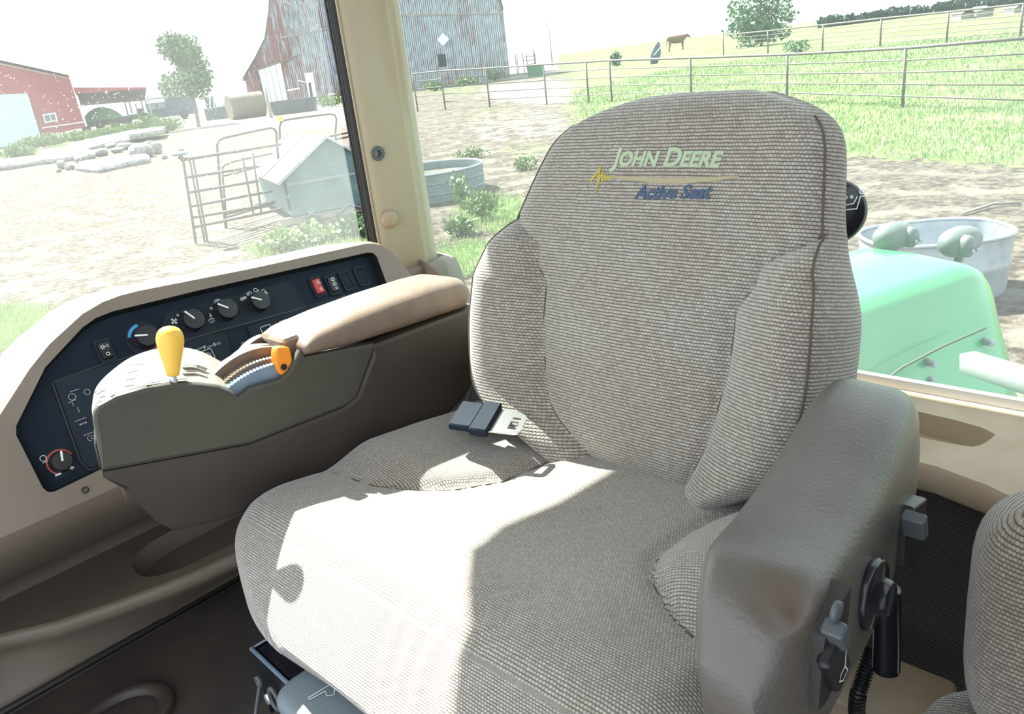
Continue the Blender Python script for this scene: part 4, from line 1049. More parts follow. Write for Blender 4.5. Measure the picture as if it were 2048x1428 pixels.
# ---- padded left armrest (part of the seat)
AT = [(.435, 2.236, 2.10), (.447, 2.262, 2.08), (.465, 2.283, 2.075), (.50, 2.296, 2.075), (.55, 2.290, 2.085), (.62, 2.292, 2.10), (.70, 2.305, 2.13), (.78, 2.322, 2.17), (.84, 2.323, 2.20), (.885, 2.305, 2.22), (.905, 2.275, 2.235), (.912, 2.255, 2.25)]
tt = smooth_tab([(a, b_) for a, b_, c in AT]); tb = smooth_tab([(.435, 2.165), (.447, 2.140), (.465, 2.125), (.50, 2.116), (.55, 2.110), (.62, 2.104), (.70, 2.10), (.78, 2.112), (.84, 2.15), (.885, 2.20), (.905, 2.23), (.912, 2.25)])
XIN = [(.435, -.272), (.46, -.290), (.52, -.316), (.62, -.325), (.72, -.335), (.82, -.342), (.88, -.333), (.912, -.31)]
XOU = [(.435, -.225), (.46, -.209), (.52, -.202), (.62, -.210), (.72, -.221), (.82, -.233), (.88, -.250), (.912, -.28)]
XIN, XOU = smooth_tab(XIN), smooth_tab(XOU)
rows = []
ysa = [.435 + (.912 - .435) * (.5 - .5 * cos(pi * k / 59)) for k in range(60)]
for y in ysa:
    zt, zb = lerp(tt, y), lerp(tb, y); xi, xo = lerp(XIN, y), lerp(XOU, y); xc, hw = (xi + xo) / 2, (xo - xi) / 2; zc, hz = (zt + zb) / 2, (zt - zb) / 2
    ring = []
    for j in range(44):
        t = 2 * pi * j / 44; cs, sn = cos(t), sin(t)
        ex_ = .42 if sn > 0 else .6
        px = math.copysign(abs(cs) ** ex_, cs); pz = math.copysign(abs(sn) ** ex_, sn)
        x = xc + hw * px; z = zc + hz * pz
        if pz > 0: z -= .010 * max(0, pz) * (px * .5 + .5) * sm(.3, 1, pz) ; x += .006 * pz * (-1)
        # dent at the front outer corner, soft dimples
        z -= .016 * exp(-(((x + .228) / .020) ** 2 + ((y - .492) / .022) ** 2)) * max(0, pz)
        z += .003 * noise.noise(V((x * 22, y * 14, z * 14)))
        ring.append(V((x, y, z)))
    rows.append(ring)
mb = MB(); mb.loft(rows, True, True)
al = mb.build('padded_armrest', M['leather'], seat, label='thick worn brown vinyl left armrest')
w_ = al.data.attributes.new('worn', 'FLOAT', 'POINT'); sp0 = V((-.232, .494, 2.272))
w_.data.foreach_set('value', [exp(-((p.x - sp0.x) / .016) ** 2 - ((p.y - sp0.y) / .020) ** 2) * (1 if p.z > 2.2 else 0) for p in mb.v])
def onarm(px, py, X=None):
    X = X if X is not None else -.206
    return pl(px, py, 0, X)
def arm_x(y, z): return lerp(XOU, y)
# outer side fittings: switch pod, round knob, rear switch strip
def arm_frame(px, py, lift=.001):
    P = onarm(px, py)
    for _ in range(4):
        P = pl(px, py, 0, lerp(XOU, P.y) + lift)
    return P
p1, p2 = arm_frame(1690, 1180), arm_frame(1640, 1400)
pod = [arm_frame(*p_) for p_ in ((1693, 1168), (1662, 1222), (1638, 1270), (1630, 1320), (1622, 1415), (1640, 1405), (1680, 1330), (1686, 1250))]
L2 = [(p.y, p.z) for p in pod]; xo = max(p.x for p in pod) + .004
slab('switch_pod', L2, xo - .03, xo, M['rubber'], .003, al)
sp_ = pl(1672, 1268, 0, xo + .004); MB().rbox(sp_, (.018, .014, .024), Matrix.Rotation(radians(28), 3, 'X'), .003).build('rocker_button', M['grey_dk'], al, ang=40)
s2 = pl(1668, 1222, 0, xo + .002); MB().lathe([(.0, 0), (.009, 0), (.009, .004), (0, .006)], s2, (1, 0, .0), 16).build('stud', M['grey_dk'], al)
s3 = pl(1668, 1325, 0, xo + .002); mb = MB(); mb.rbox(s3, (.012, .030, .050), Matrix.Rotation(radians(28), 3, 'X'), .005); mb.build('rocker_plate', M['black'], al, ang=40)
mb = MB(); s4 = s3 + V((.0065, 0, 0)); mb.strokes([[(.004, .014), (.003, -.002), (.009, -.010), (.0, -.014), (-.007, -.010), (-.004, -.004), (.002, -.002)]], .0016, (s4, V((0, 1, 0)), V((0, 0, 1)), V((1, 0, 0))), .0012); mb.build('switch_symbol', M['white'], al, smooth=False)
kp = arm_frame(1741, 1186, .0)
MB().lathe([(.031, -.010), (.034, .0), (.034, .004), (.031, .007), (.018, .008), (.0165, .016), (.014, .019), (0, .0195)], kp, V((1, .05, .0)), 32).build('height_knob', M['gloss'], al)
ps = [arm_frame(*p_) for p_ in ((1828, 990), (1812, 1010), (1800, 1060), (1796, 1130), (1806, 1132), (1824, 1080))]
xo2 = max(p.x for p in ps) + .006
slab('switch_strip', [(p.y, p.z) for p in ps], xo2 - .03, xo2, M['black'], .003, al)
s5 = pl(1829, 1050, 0, xo2 + .010); MB().rbox(s5, (.022, .013, .028), Matrix.Rotation(radians(20), 3, 'X'), .003).build('rocker_button', M['grey_dk'], al, ang=40)
# lower hull of the armrest (hard shell) and adjuster handle, conduit
hp = pl(1765, 1300, 0, -.26); mb = MB(); mb.tube(chaikin([hp + V((0, 0, .09)), hp + V((.004, .0, .03)), hp + V((.006, -.002, -.025))], 2), .016, 14); mb.build('adjuster_handle', M['gloss'], seat)
cpth = chaikin([tuple(pl(1745, 1300, 0, -.30)), tuple(pl(1725, 1360, 0, -.30)), tuple(pl(1712, 1400, 0, -.30)), tuple(pl(1716, 1470, 0, -.30))], 3)
mb = MB(); mb.tube(cpth, [.0105 + .0014 * (1 if i % 2 else -1) for i in range(len(cpth))], 12)
P_ = []
for a, b_ in zip(cpth, cpth[1:]):
    for k in range(4): P_.append(tuple(a[i] + (b_[i] - a[i]) * k / 4 for i in range(3)))
mb = MB(); mb.tube(P_, [.0095 + (.0018 if i % 4 < 2 else -.0008) for i in range(len(P_))], 12); mb.build('conduit', M['black'], seat, ang=30)

# ---- seat belt tongue lying at the right rear of the cushion
sb = thing('seat_belt', 'black lap belt with bright steel tongue lying at the cushion corner', 'seat belt', (-.93, .85, 2.12))
def oncush(px, py, lift):
    z = 2.12
    for _ in range(12):
        P = pl(px, py, 2, z); z = z * .4 + .6 * (ctop(P.x, min(P.y, .92)) + lift)
    return pl(px, py, 2, z)
A_, B_, C_, D_ = pl(988, 814, 2, 2.152), pl(1050, 831, 2, 2.146), pl(1046, 866, 2, 2.133), pl(982, 866, 2, 2.138)
u_ = ((B_ + C_) / 2 - (A_ + D_) / 2); Lg = u_.length; u_.normalize(); w2 = (A_ - D_); Wd = w2.length; w2 = (w2 - u_ * w2.dot(u_)).normalized(); n2 = u_.cross(w2)
if n2.z < 0: n2 = -n2
TF = ((A_ + B_ + C_ + D_) / 4, u_, w2, n2)
o2 = [(-Lg / 2, -Wd / 2), (-Lg / 2 + .006, -Wd * .42), (Lg / 2 - .010, -Wd * .40), (Lg / 2 - .003, -Wd * .36), (Lg / 2, -Wd * .26), (Lg / 2, Wd * .2), (Lg / 2 - .004, Wd * .33), (Lg / 2 - .014, Wd * .40), (-Lg / 2 + .006, Wd * .42), (-Lg / 2, Wd / 2)]
hl = rrect(Lg * .20, -Wd * .02, Lg * .28, Wd * .44, .002)
mb = MB(); mb.plate(o2, [list(reversed(hl))], TF, .0028); mb.build('tongue', M['steel'], sb, smooth=False)
c = TF[0] - u_ * (Lg / 2 + .012); R3 = Matrix((u_, w2, n2)).transposed()
mb = MB(); mb.rbox(c, (.032, Wd * 1.12, .016), R3, .004); mb.build('sleeve', M['navy'], sb, ang=40)
c2 = TF[0] - u_ * (Lg / 2 + .045)
mb = MB(); mb.rbox(c2 + n2 * .002 - w2 * .003, (.040, Wd * .95, .013), R3, .004); mb.build('webbing_loop', M['navy'], sb, ang=40)
q0 = c2 - u_ * .01; q1 = pl(928, 800, 2, 2.13); q2 = pl(955, 735, 2, 2.14) + V((-.02, .06, 0))
mb = MB(); rows = []
for p in chaikin([tuple(q0), tuple(q1 + V((-.01, .01, 0))), tuple(q2)], 3):
    p = V(p); rows.append([p + w2 * .024, p + w2 * .024 + V((0, 0, .002)), p - w2 * .024 + V((0, 0, .002)), p - w2 * .024])
mb.loft(rows, True, True); mb.build('webbing', M['rubber'], sb)
MB().box((-1.03, 1.02, 2.10), (.07, .10, .22), Matrix.Rotation(radians(-14), 3, 'X')).build('recliner_cover', M['black'], seat, smooth=False)

# ================================================================== PASSENGER SEAT (right edge of the frame)
ps_ = thing('passenger_seat', 'folding brown cloth passenger seat cut off by the right frame edge', 'seat', (-.02, .78, 1.60))
def cushion(name, c, size, R, m, ex=.42, parent=None):
    mb = MB(); mb.uv = []; rows = []; hx, hy, hz = [q_ / 2 for q_ in size]
    for i in range(25):
        a = -pi / 2 + pi * i / 24; ring = []
        ca, sa = math.copysign(abs(cos(a)) ** ex, cos(a)), math.copysign(abs(sin(a)) ** ex, sin(a))
        for j in range(48):
            t = 2 * pi * j / 48; x = math.copysign(abs(cos(t)) ** .45, cos(t)) * ca; y = math.copysign(abs(sin(t)) ** .45, sin(t)) * ca
            p = V((x * hx, y * hy, sa * hz)); ring.append(V(c) + R @ p); mb.uv.append((p.x + p.z, p.y + p.z * .5))
        rows.append(ring)
    mb.loft(rows, True, True); return mb.build(name, m, parent)
Rb = Matrix.Rotation(radians(16), 3, 'Z') @ Matrix.Rotation(radians(80), 3, 'X')
cushion('backrest', (.034, .80, 2.138), (.40, .27, .12), Rb, M['weave_b'], .5, ps_)
cushion('seat_cushion', (.05, .66, 1.985), (.44, .36, .10), Matrix.Rotation(radians(14), 3, 'Z'), M['weave_b'], .5, ps_)
MB().rbox((.06, .70, 1.75), (.30, .22, .30), None, .02).build('pedestal', M['tan'], ps_, ang=40)
MB().tube([(-.115, .80, 1.95), (-.11, .80, 2.02), (-.09, .81, 2.06)], .012, 8).build('hinge', M['black'], ps_)

# ================================================================== JUST OUTSIDE THE REAR GLASS: fender, lamps, rail, tank
fd = thing('rear_fender', 'glossy green curved rear fender seen through the back glass', 'fender', (-.75, 2.0, 0.9))
fa, fb = pl(1660, 610, 2, 2.10), pl(1930, 530, 2, 2.10)
fdir = (fb - fa); fdir.z = 0; fdir.normalize(); fper = V((-fdir.y, fdir.x, 0))
if fper.y < 0: fper = -fper
fe = fb
def fpt(l, w, z): return V((fe.x, fe.y, 0)) + fdir * l + fper * w + V((0, 0, z))
# section: (w across, z) from the far top edge, over the top, down the near side
SECF = [(.36, 1.55), (.36, 2.02), (.34, 2.075), (.30, 2.098), (.16, 2.106), (.02, 2.104), (-.012, 2.096), (-.035, 2.07), (-.07, 1.98), (-.11, 1.86), (-.135, 1.80), (-.13, 1.785), (-.10, 1.74), (-.08, 1.62), (-.07, 1.45)]
rows = []
for k in range(26):
    l = -.62 + .74 * k / 25
    e = max(0, (l + .02) / .14)
    ring = []
    for w, z in SECF:
        drop = .0
        sh = 1 - sqrt(max(0, 1 - min(1, e) ** 2)) if e > 0 else 0
        zz = z - sh * .16 * (1 if z > 1.9 else .4)
        ring.append(fpt(min(l, .12), w + (.0 - w + .15) * sh * .25, zz - max(0, -l) * .03))
    rows.append(ring)
# rounded far end
last = rows[-1]
for j in range(1, 7):
    t = j / 6; rows.append([p + fdir * .05 * sin(t * pi / 2) + V((0, 0, -.10 * t * t)) * (1 if p.z > 1.85 else .5) for p in last])
mb = MB(); mb.loft(rows, closed=False)
fo = mb.build('fender_skin', M['greenpaint'], fd, ang=50)
mb = MB(); pts = [fpt(-.02 - .1 * k, -.112 + .012 * 0, 1.855 - .02 * k) for k in range(5)]
c = [onp(x, y, fpt(0, -.118, 1.84), -fper) + fper * -.004 for x, y in ((1968, 655), (1880, 693), (1800, 735), (1740, 780))]
mb.tube(c, .003, 6); mb.build('crease_shade_line', M['leaf_d'], fo)  # shade of the fender crease put into a dark green line
for x, y in ((1980, 685), (1865, 727), (1862, 760)):
    p = onp(x, y, fpt(0, -.10, 1.75), -fper); MB().lathe([(.0, -.03), (.009, -.03), (.009, .004), (.006, .009), (0, .010)], p, -fper, 14).build('bolt_head', M['galv'], fd)
# two work lamps on the fender top
def lamp_(px, py, s, flip, label):
    g = onp(px, py, fpt(-.2, .30 if flip > 0 else .17, 2.1), -fper); t = thing('work_lamp', label, 'lamp', g, 'work lamps above the green fender')
    R = Matrix((fdir, fper, ZZ)).transposed(); rows = []
    for k in range(14):
        f = -1 + 2 * k / 13; r = s * sqrt(max(.02, 1 - f * f)) ** .8
        rows.append([g + R @ V((f * s * 1.25, r * .8 * cos(2 * pi * j / 20), r * .78 * sin(2 * pi * j / 20))) for j in range(20)])
    MB().loft(rows, True, True).build('housing', M['lamp_grey'], t)
    rows = []
    for k in range(8):
        f = k / 7; r = s * .5 * sqrt(max(.03, 1 - (f * 1.0) ** 4))
        rows.append([g + R @ (V((flip * s * .45, -s * (.55 + .55 * f), -s * .05)) + V((r * cos(2 * pi * j / 16) * .85, 0, r * sin(2 * pi * j / 16) * 1.15))) for j in range(16)])
    bo = MB(); bo.loft(rows, True, True); bo.build('bracket_boss', M['lamp_grey'], t)
    for dx in (-.12, .22):
        MB().lathe([(.0, 0), (.0055, 0), (.0055, .004), (0, .005)], g + R @ V((flip * s * .45 + dx * s, -s * 1.12, -s * .2)), -fper, 10).build('screw', M['galv'], t)
    p0 = g - ZZ * s * .6; MB().tube([p0, V((p0.x, p0.y, 1.98))], .012, 8).build('stalk', M['lamp_grey'], t)
lamp_(1787, 472, .052, 1, 'dark grey rounded work lamp above the fender, nearer the seat back')
lamp_(1920, 483, .054, -1, 'dark grey rounded work lamp above the fender, nearer the frame edge')
# flat bar crossing in front of the fender
p0, p1 = pl(1935, 707, 1, 1.86), pl(2110, 760, 1, 1.72)
hb = MB(); d = (p1 - p0).normalized(); sd = d.cross(ZZ).normalized(); R = Matrix((d, sd, sd.cross(d))).transposed()
hb.rbox((p0 + p1) / 2 - V((0, 0, .02)), ((p1 - p0).length, .04, .045), R, .004)
tag(hb.build('grab_rail', M['sheet']), 'pale flat metal rail in front of the green fender', 'rail')
# oval galvanised trough behind the fender
tk = thing('stock_trough', 'oval galvanised stock trough on the dirt behind the green fender', 'trough', (-2.42, 8.45, 0))
c = pl(1866, 520, 2, .05); c = V((-2.42, 8.45, 0)); ax_ = V((.75, .66, 0)).normalized(); ay = V((-ax_.y, ax_.x, 0))
def oval(a, b_, z, n=48, p=.75): return [c + ax_ * (.70 * a * math.copysign(abs(cos(2 * pi * k / n)) ** p, cos(2 * pi * k / n))) + ay * (b_ * math.copysign(abs(sin(2 * pi * k / n)) ** p, sin(2 * pi * k / n))) + V((0, 0, z)) for k in range(n)]
mb = MB(); TK_ = .70; mb.loft([oval(.92, .48, 0), oval(.94, .49, .06), oval(.94, .49, .08), oval(.955, .505, .28), oval(.965, .512, .30), oval(.955, .505, .32), oval(.98, .52, .585), oval(.955, .50, .585), oval(.93, .48, .08)], True); mb.add(oval(.93, .48, .08), [tuple(range(48))])
mb.build('trough_body', M['galv'], tk, ang=60)
mb = MB(); L = oval(.98, .52, .60); mb.tube(L + [L[0]], .020, 8, False); mb.build('rolled_rim', M['galv'], tk)
MB().tube([gnd(1925, 432) + V((0, 0, .03)), gnd(1985, 416) + V((0, 0, .05)), gnd(2040, 410) + V((0, 0, .03))], .02, 6).build('x', M['wood'])
o = bpy.data.objects['x']; o.name = 'branch'; tag(o, 'thin bare stick lying on the dirt above the trough', 'stick')

# ================================================================== VEGETATION HELPERS
def leaves(mb, c, rad, n, size, rnd, squash=1.0, up=.3, aspect=.5):
    for _ in range(n):
        while True:
            p = V((rnd.uniform(-1, 1), rnd.uniform(-1, 1), rnd.uniform(-1, 1)))
            if p.length <= 1: break
        p = p * (p.length ** -.35) if p.length > .05 else p
        q_ = c + V((p.x * rad.x, p.y * rad.y, p.z * rad.z)); s = size * rnd.uniform(.6, 1.3)
        a = V((rnd.gauss(0, 1), rnd.gauss(0, 1), rnd.gauss(up, .6))).normalized(); b_ = a.cross(V((rnd.gauss(0, 1), rnd.gauss(0, 1), rnd.gauss(0, 1)))).normalized()
        o = len(mb.v); mb.v += [q_ - b_ * s * aspect * .2, q_ + a * s * .5 + b_ * s * aspect, q_ + a * s, q_ + a * s * .5 - b_ * s * aspect]
        mb.f.append([o, o + 1, o + 2, o + 3]); mb.mi.append(0)
def blades(mb, c, n, h, spread, rnd, w=.02):
    for _ in range(n):
        a = rnd.uniform(0, 2 * pi); r = spread * sqrt(rnd.random()); b0 = c + V((r * cos(a), r * sin(a), 0)); hh = h * rnd.uniform(.5, 1.15); d = rnd.uniform(0, 2 * pi); ln = rnd.uniform(.1, .5) * hh
        t = V((cos(d) * ln, sin(d) * ln, hh)); s_ = V((-sin(d), cos(d), 0)) * w
        o = len(mb.v); mb.v += [b0 - s_, b0 + s_, b0 + t * .6 + s_ * .7 + V((0, 0, hh * .1)), b0 + t]
        mb.f.append([o, o + 1, o + 2, o + 3]); mb.mi.append(0)
def bush(name, label, px, py, w, h, n, m, size=.1, group=None, cat='bush', seed=0, up=.5, aspect=.42, stems=5):
    rnd = random.Random(seed + int(px * 7 + py)); G = gnd(px, py); t = thing(name, label, cat, G, group)
    mb = MB()
    for k in range(7):
        a = rnd.uniform(0, 2 * pi); r = rnd.uniform(.0, .55) * w / 2
        hh = h * rnd.uniform(.55, 1)
        leaves(mb, G + V((r * cos(a), r * sin(a), hh * .5)), V((w * .30, w * .30, hh * .5)), n // 7, size, rnd, up=up, aspect=aspect)
    mb.v = [V((p.x, p.y, max(p.z, G.z - .02))) for p in mb.v]
    f = mb.build('foliage', M[m], t, smooth=False); f['kind'] = 'stuff'
    mb = MB()
    for k in range(stems):
        a = rnd.uniform(0, 2 * pi); mb.tube([G + V((.0, 0, -.02)), G + V((cos(a) * w * .15, sin(a) * w * .15, h * .6))], size * .08, 4)
    s_ = mb.build('stems', M['leaf_d'], t); s_['kind'] = 'stuff'
    return t
def tree(name, label, px, py, h, cw, n, m, size, lean=0, seed=1, group=None, trunk_h=.35, D=None):
    rnd = random.Random(seed); G = gnd(px, py) if D is None else D; t = thing(name, label, 'tree', G, group); mb = MB()
    for k in range(14):
        a = rnd.uniform(0, 2 * pi); f = rnd.random(); z = h * (trunk_h + (1 - trunk_h) * (.12 + .72 * f)); r = cw * .5 * rnd.uniform(.1, .75) * sin(pi * (.18 + .75 * f)) ** .8
        leaves(mb, G + V((r * cos(a), r * sin(a), z)), V((cw * .24, cw * .24, h * .13)), n // 14, size, rnd)
    f_ = mb.build('foliage', M[m], t, smooth=False); f_['kind'] = 'stuff'
    mb = MB(); mb.tube(chaikin([tuple(G - V((0, 0, .1))), tuple(G + V((.03 * h, 0, h * .2))), tuple(G + V((-.02 * h, .01 * h, h * .45))), tuple(G + V((0, 0, h * .75)))], 2), [h * .022] * 3 + [h * .016] * 7, 8)
    for k in range(4):
        a = rnd.uniform(0, 2 * pi); z0 = h * rnd.uniform(.3, .5); mb.tube([G + V((0, 0, z0)), G + V((cos(a) * cw * .28, sin(a) * cw * .28, z0 + h * .22))], h * .008, 6)
    mb.build('trunk', M['bark'], t); return t

# ================================================================== GATES, FEEDER, ROUND TANK
def vp(G, d):
    """points on the vertical plane through G along the ground direction d"""
    N = V((-d.y, d.x, 0)); return lambda px, py: onp(px, py, G, N)
def pipes(name, paths, r, m, parent, n=8):
    for p in paths: MB().tube(p, r, n).build(name, m, parent)
Ga, Gb = gnd(393, 489), gnd(600, 428); da = (Gb - Ga); da.z = 0; W_ = vp(Ga, da)
gt = thing('gate_panel', 'front rusty pipe gate panel left of the metal feeder', 'gate', Ga, 'pipe gate panels by the feeder')
pipes('upright', [[W_(358, 318), W_(361, 308) , W_(366, 318), W_(392, 487)]], .026, M['pipe'], gt)
pipes('upright', [[W_(379, 318), W_(410, 487)], [W_(386, 318), W_(415, 483)], [W_(484, 310), W_(507, 428)], [W_(505, 306), W_(523, 428)]], .022, M['pipe'], gt)
for y0, x1, y1 in ((318, 562, 289), (353, 515, 333), (383, 516, 362), (411, 522, 386), (433, 525, 412), (452, 598, 411)):
    x0 = 358 + (y0 - 318) * .2 + (4)
    p0, p1 = W_(x0, y0 + 2), W_(x1, y1); pipes('rail', [[p0, p1]], .030, M['pipe'], gt)
p = W_(360, 306); MB().lathe([(.0, .03), (.10, .02), (.16, .0), (.15, -.04), (0, -.05)], p, (0, 0, 1), 14).build('post_cap', M['galv_old'], gt)
Gc = gnd(450, 458); Wb = vp(Gc, V((da.x * .9, da.y * 1.05, 0)))
g2 = thing('gate_panel', 'hooped rusty pipe gate behind the front gate panel', 'gate', Gc, 'pipe gate panels by the feeder')
hoop = [Wb(452, 456), Wb(440, 370), Wb(435, 300)] + [Wb(*p_) for p_ in ((434, 290), (438, 281), (447, 276))] + [Wb(500, 264), Wb(540, 256), Wb(549, 258), Wb(553, 266), Wb(555, 300), Wb(562, 380)]
pipes('hoop', [hoop], .028, M['pipe'], g2)
pipes('rail', [[Wb(444, 337), Wb(449, 330), Wb(470, 322), Wb(545, 307)], [Wb(446, 352), Wb(520, 333)], [Wb(449, 400), Wb(560, 380)], [Wb(450, 430), Wb(565, 398)], [Wb(450, 436), Wb(560, 403)]], .022, M['pipe'], g2)
pipes('upright', [[Wb(444, 337), Wb(452, 430), Wb(453, 458)]], .022, M['pipe'], g2)
Gd = gnd(562, 392); Wc = vp(Gd, V((da.x, da.y * 1.0, 0)))
g3 = thing('gate_panel', 'tall rounded pipe gate hoop standing behind the feeder roof', 'gate', Gd, 'pipe gate panels by the feeder')
pipes('hoop', [[Wc(564, 390), Wc(560, 290), Wc(559, 255), Wc(562, 245), Wc(570, 240), Wc(610, 234), Wc(660, 228), Wc(670, 230), Wc(673, 238), Wc(671, 262), Wc(672, 300), Wc(680, 370)]], .030, M['pipe'], g3)
MB().box(Wc(560, 237), (.12, .12, .14)).build('yellow_tag', M['yellow'], g3, smooth=False)
Ge = gnd(640, 390); We = vp(Ge, V((da.x, da.y * 1.0, 0)))
g4 = thing('gate_panel', 'pipe gate panel right behind the feeder, mostly hidden', 'gate', Ge, 'pipe gate panels by the feeder')
pipes('rail', [[We(615, 282), We(710, 262)], [We(618, 290), We(712, 270)], [We(690, 300), We(720, 293)], [We(700, 335), We(725, 328)], [We(600, 340), We(730, 308)]], .026, M['pipe'], g4)
pipes('upright', [[We(698, 258), We(703, 330), We(712, 380)], [We(715, 256), We(728, 330)], [We(640, 275), We(650, 385)]], .024, M['pipe'], g4)

# creep feeder
C0 = gnd(590, 450); fdv = (gnd(765, 418) - C0); fdv.z = 0; L1 = fdv.length; fdv.normalize(); fsv = V((-fdv.y, fdv.x, 0))
if fsv.dot(FWD) < 0: fsv = -fsv
ff = thing('creep_feeder', 'teal grey metal livestock feeder with bright sheet roof on a skid', 'feeder', C0)
C0h = V((C0.x, C0.y, 0)); Wf = vp(C0, fdv)
z0, z1 = Wf(592, 432).z, Wf(588, 352).z
sl_ = vp(C0, fsv); wdt = 1.15
def fp(l, w, z): return C0h + fdv * l + fsv * w + ZZ * z
LF = L1 * .98
lo_w, hi_w = .2, 4.0
for _ in range(40):
    wdt = (lo_w + hi_w) / 2
    if scr(fp(0, wdt, z1))[0] > 512: lo_w = wdt
    else: hi_w = wdt
zP = z1 + .62; LM = LF * .52
mb = MB(); prof = [(.0, z0), (LF, z0), (LF, z1), (LM, zP), (.0, z1)]
mb.loft([[fp(l, w, z) for l, z in prof] for w in (.0, .03)], True, True); mb.build('front_gable', M['teal'], ff, smooth=False)
mb = MB(); mb.loft([[fp(l, w, z) for l, z in prof] for w in (wdt - .03, wdt)], True, True); mb.build('rear_gable', M['teal'], ff, smooth=False)
mb = MB(); mb.loft([[fp(l, w, z) for w, z in ((.36, z0), (wdt, z0), (wdt, z1), (.36, z1))] for l in (.0, .03)], True, True); mb.build('side_panel', M['teal'], ff, smooth=False)
mb = MB(); mb.loft([[fp(l, w, z) for w, z in ((.03, z0), (.36, z0 + .1), (.36, z1), (.03, z1))] for l in (.32, .35)], True, True); mb.build('inner_throat', M['galv_old'], ff, smooth=False)
mb = MB(); mb.loft([[fp(l, w, z) for l, w in ((-.02, .0), (.34, .0), (.34, .38), (-.02, .38))] for z in (z0 + .02, z0 + .10)], True, True); mb.build('trough_lip', M['galv_old'], ff, smooth=False)
mb = MB(); mb.loft([[fp(.0, -.02, z), fp(LF, -.02, z), fp(LF, .0, z), fp(.0, .0, z)] for z in (z1 - .18, z1 - .12)], True, True); mb.build('wall_band', M['galv_old'], ff, smooth=False)
ov = .10
for sg in (0, 1):
    a_l, a_z = (-.16, z1 - .12) if sg == 0 else (LF + .16, z1 - .12)
    q4 = [fp(a_l, -ov, a_z), fp(LM, -ov, zP + .02), fp(LM, wdt + ov, zP + .02), fp(a_l, wdt + ov, a_z)]
    nn = (q4[1] - q4[0]).cross(q4[2] - q4[0]).normalized(); nn = nn if nn.z > 0 else -nn
    mb = MB(); mb.add([p + nn * .02 for p in q4] + q4, [(0, 1, 2, 3), (7, 6, 5, 4), (0, 4, 5, 1), (1, 5, 6, 2), (2, 6, 7, 3), (3, 7, 4, 0)]); mb.build('roof_sheet', M['sheet'], ff, smooth=False)
    for f in (.0, .5, 1.0): MB().tube([q4[0].lerp(q4[3], f) + nn * .03, q4[1].lerp(q4[2], f) + nn * .03], .016, 6).build('roof_seam', M['galv'], ff)
for w in (.1, wdt - .1):
    mb = MB(); mb.box(fp(LF * .5, w, .08), (LF + .5, .12, .14), Matrix((fdv, fsv, ZZ)).transposed()); mb.build('skid', M['wood'], ff, smooth=False)
for l, l2 in ((.2, .45), (.55, .30), (.9, 1.2), (1.5, 1.2)):
    pipes('skid_brace', [[fp(l, .0, .05), fp(l2, .0, z0 + .05)]], .028, M['galv_old'], ff, 6)

# round tank beside the seat
tc_ = (gnd(862, 412) + gnd(970, 402)) / 2 + V((-.2, 1.0, 0)); tc_ = gnd(864, 391); tc_.z = 0
Rt = 1.22; zt_ = .60
rt = thing('round_tank', 'round galvanised water tank half hidden by the window pillar', 'tank', tc_)
def ringz(r, z, n=56): return [tc_ + V((r * cos(2 * pi * k / n), r * sin(2 * pi * k / n), z)) for k in range(n)]
mb = MB(); mb.loft([ringz(Rt, 0), ringz(Rt, .16), ringz(Rt + .02, .18), ringz(Rt, .20), ringz(Rt, .38), ringz(Rt + .02, .40), ringz(Rt, .42), ringz(Rt, zt_), ringz(Rt - .03, zt_), ringz(Rt - .03, .2)], True); mb.build('tank_wall', M['galv_old'], rt, ang=40)
mb = MB(); L = ringz(Rt, zt_ + .01); mb.tube(L + [L[0]], .028, 8, False); mb.build('rolled_rim', M['galv'], rt)
mb = MB(); mb.add(ringz(Rt - .03, .44), [tuple(range(56))]); mb.build('water', mat('murky_water', (.10, .09, .075), .25, col2=(.19, .17, .14), scale=2), rt)

# ================================================================== FAR YARD
def fplane(px, py):
    """vertical plane facing the camera through the ground point under (px, py)"""
    G = gnd(px, py); return G, (lambda x, y: onp(x, y, G, FWDH))
FWDH = fwdh
# ---- fences
def fence(name, label, tops, bases, nrails, r_top, r_rail, group=None, ext=None):
    """tops/bases: pixel columns of each post"""
    G0 = gnd(*bases[0]); t = thing('pipe_fence', label, 'fence', G0, group); P_ = []
    for (tx, ty), (bx, by) in zip(tops, bases):
        G = gnd(bx, by); h = hgt(G, ty); P_.append((G, h))
    for G, h in P_: MB().tube([G - ZZ * .1, G + ZZ * h], r_top * .95, 8).build('post', M['pipe_d'], t)
    for k in range(nrails):
        f = 1 - k / nrails * 1.0
        pth = [G + ZZ * (h * (f if k else 1)) for G, h in P_]
        MB().tube(pth, r_top if k == 0 else r_rail, 6).build('rail', M['pipe_d'], t)
    return t
fence('a', 'long dark pipe fence across the pasture right behind the seat back', [(830, 148), (880, 142), (970, 137), (1087, 129), (1177, 124), (1220, 121), (1380, 116), (1575, 109), (1811, 96), (2150, 68)],
      [(836, 224), (891, 219), (980, 215), (1094, 209), (1178, 208), (1224, 204), (1383, 202), (1574, 205), (1805, 216), (2130, 236)], 5, .050, .024)
fence('b', 'farther thinner pipe fence higher up the grassy slope', [(1445, 70), (1536, 62), (1646, 50), (1762, 37), (1897, 24), (2048, 8), (2200, -10)],
      [(1447, 112), (1536, 108), (1645, 103), (1760, 96), (1893, 86), (2040, 76), (2185, 62)], 6, .060, .022)
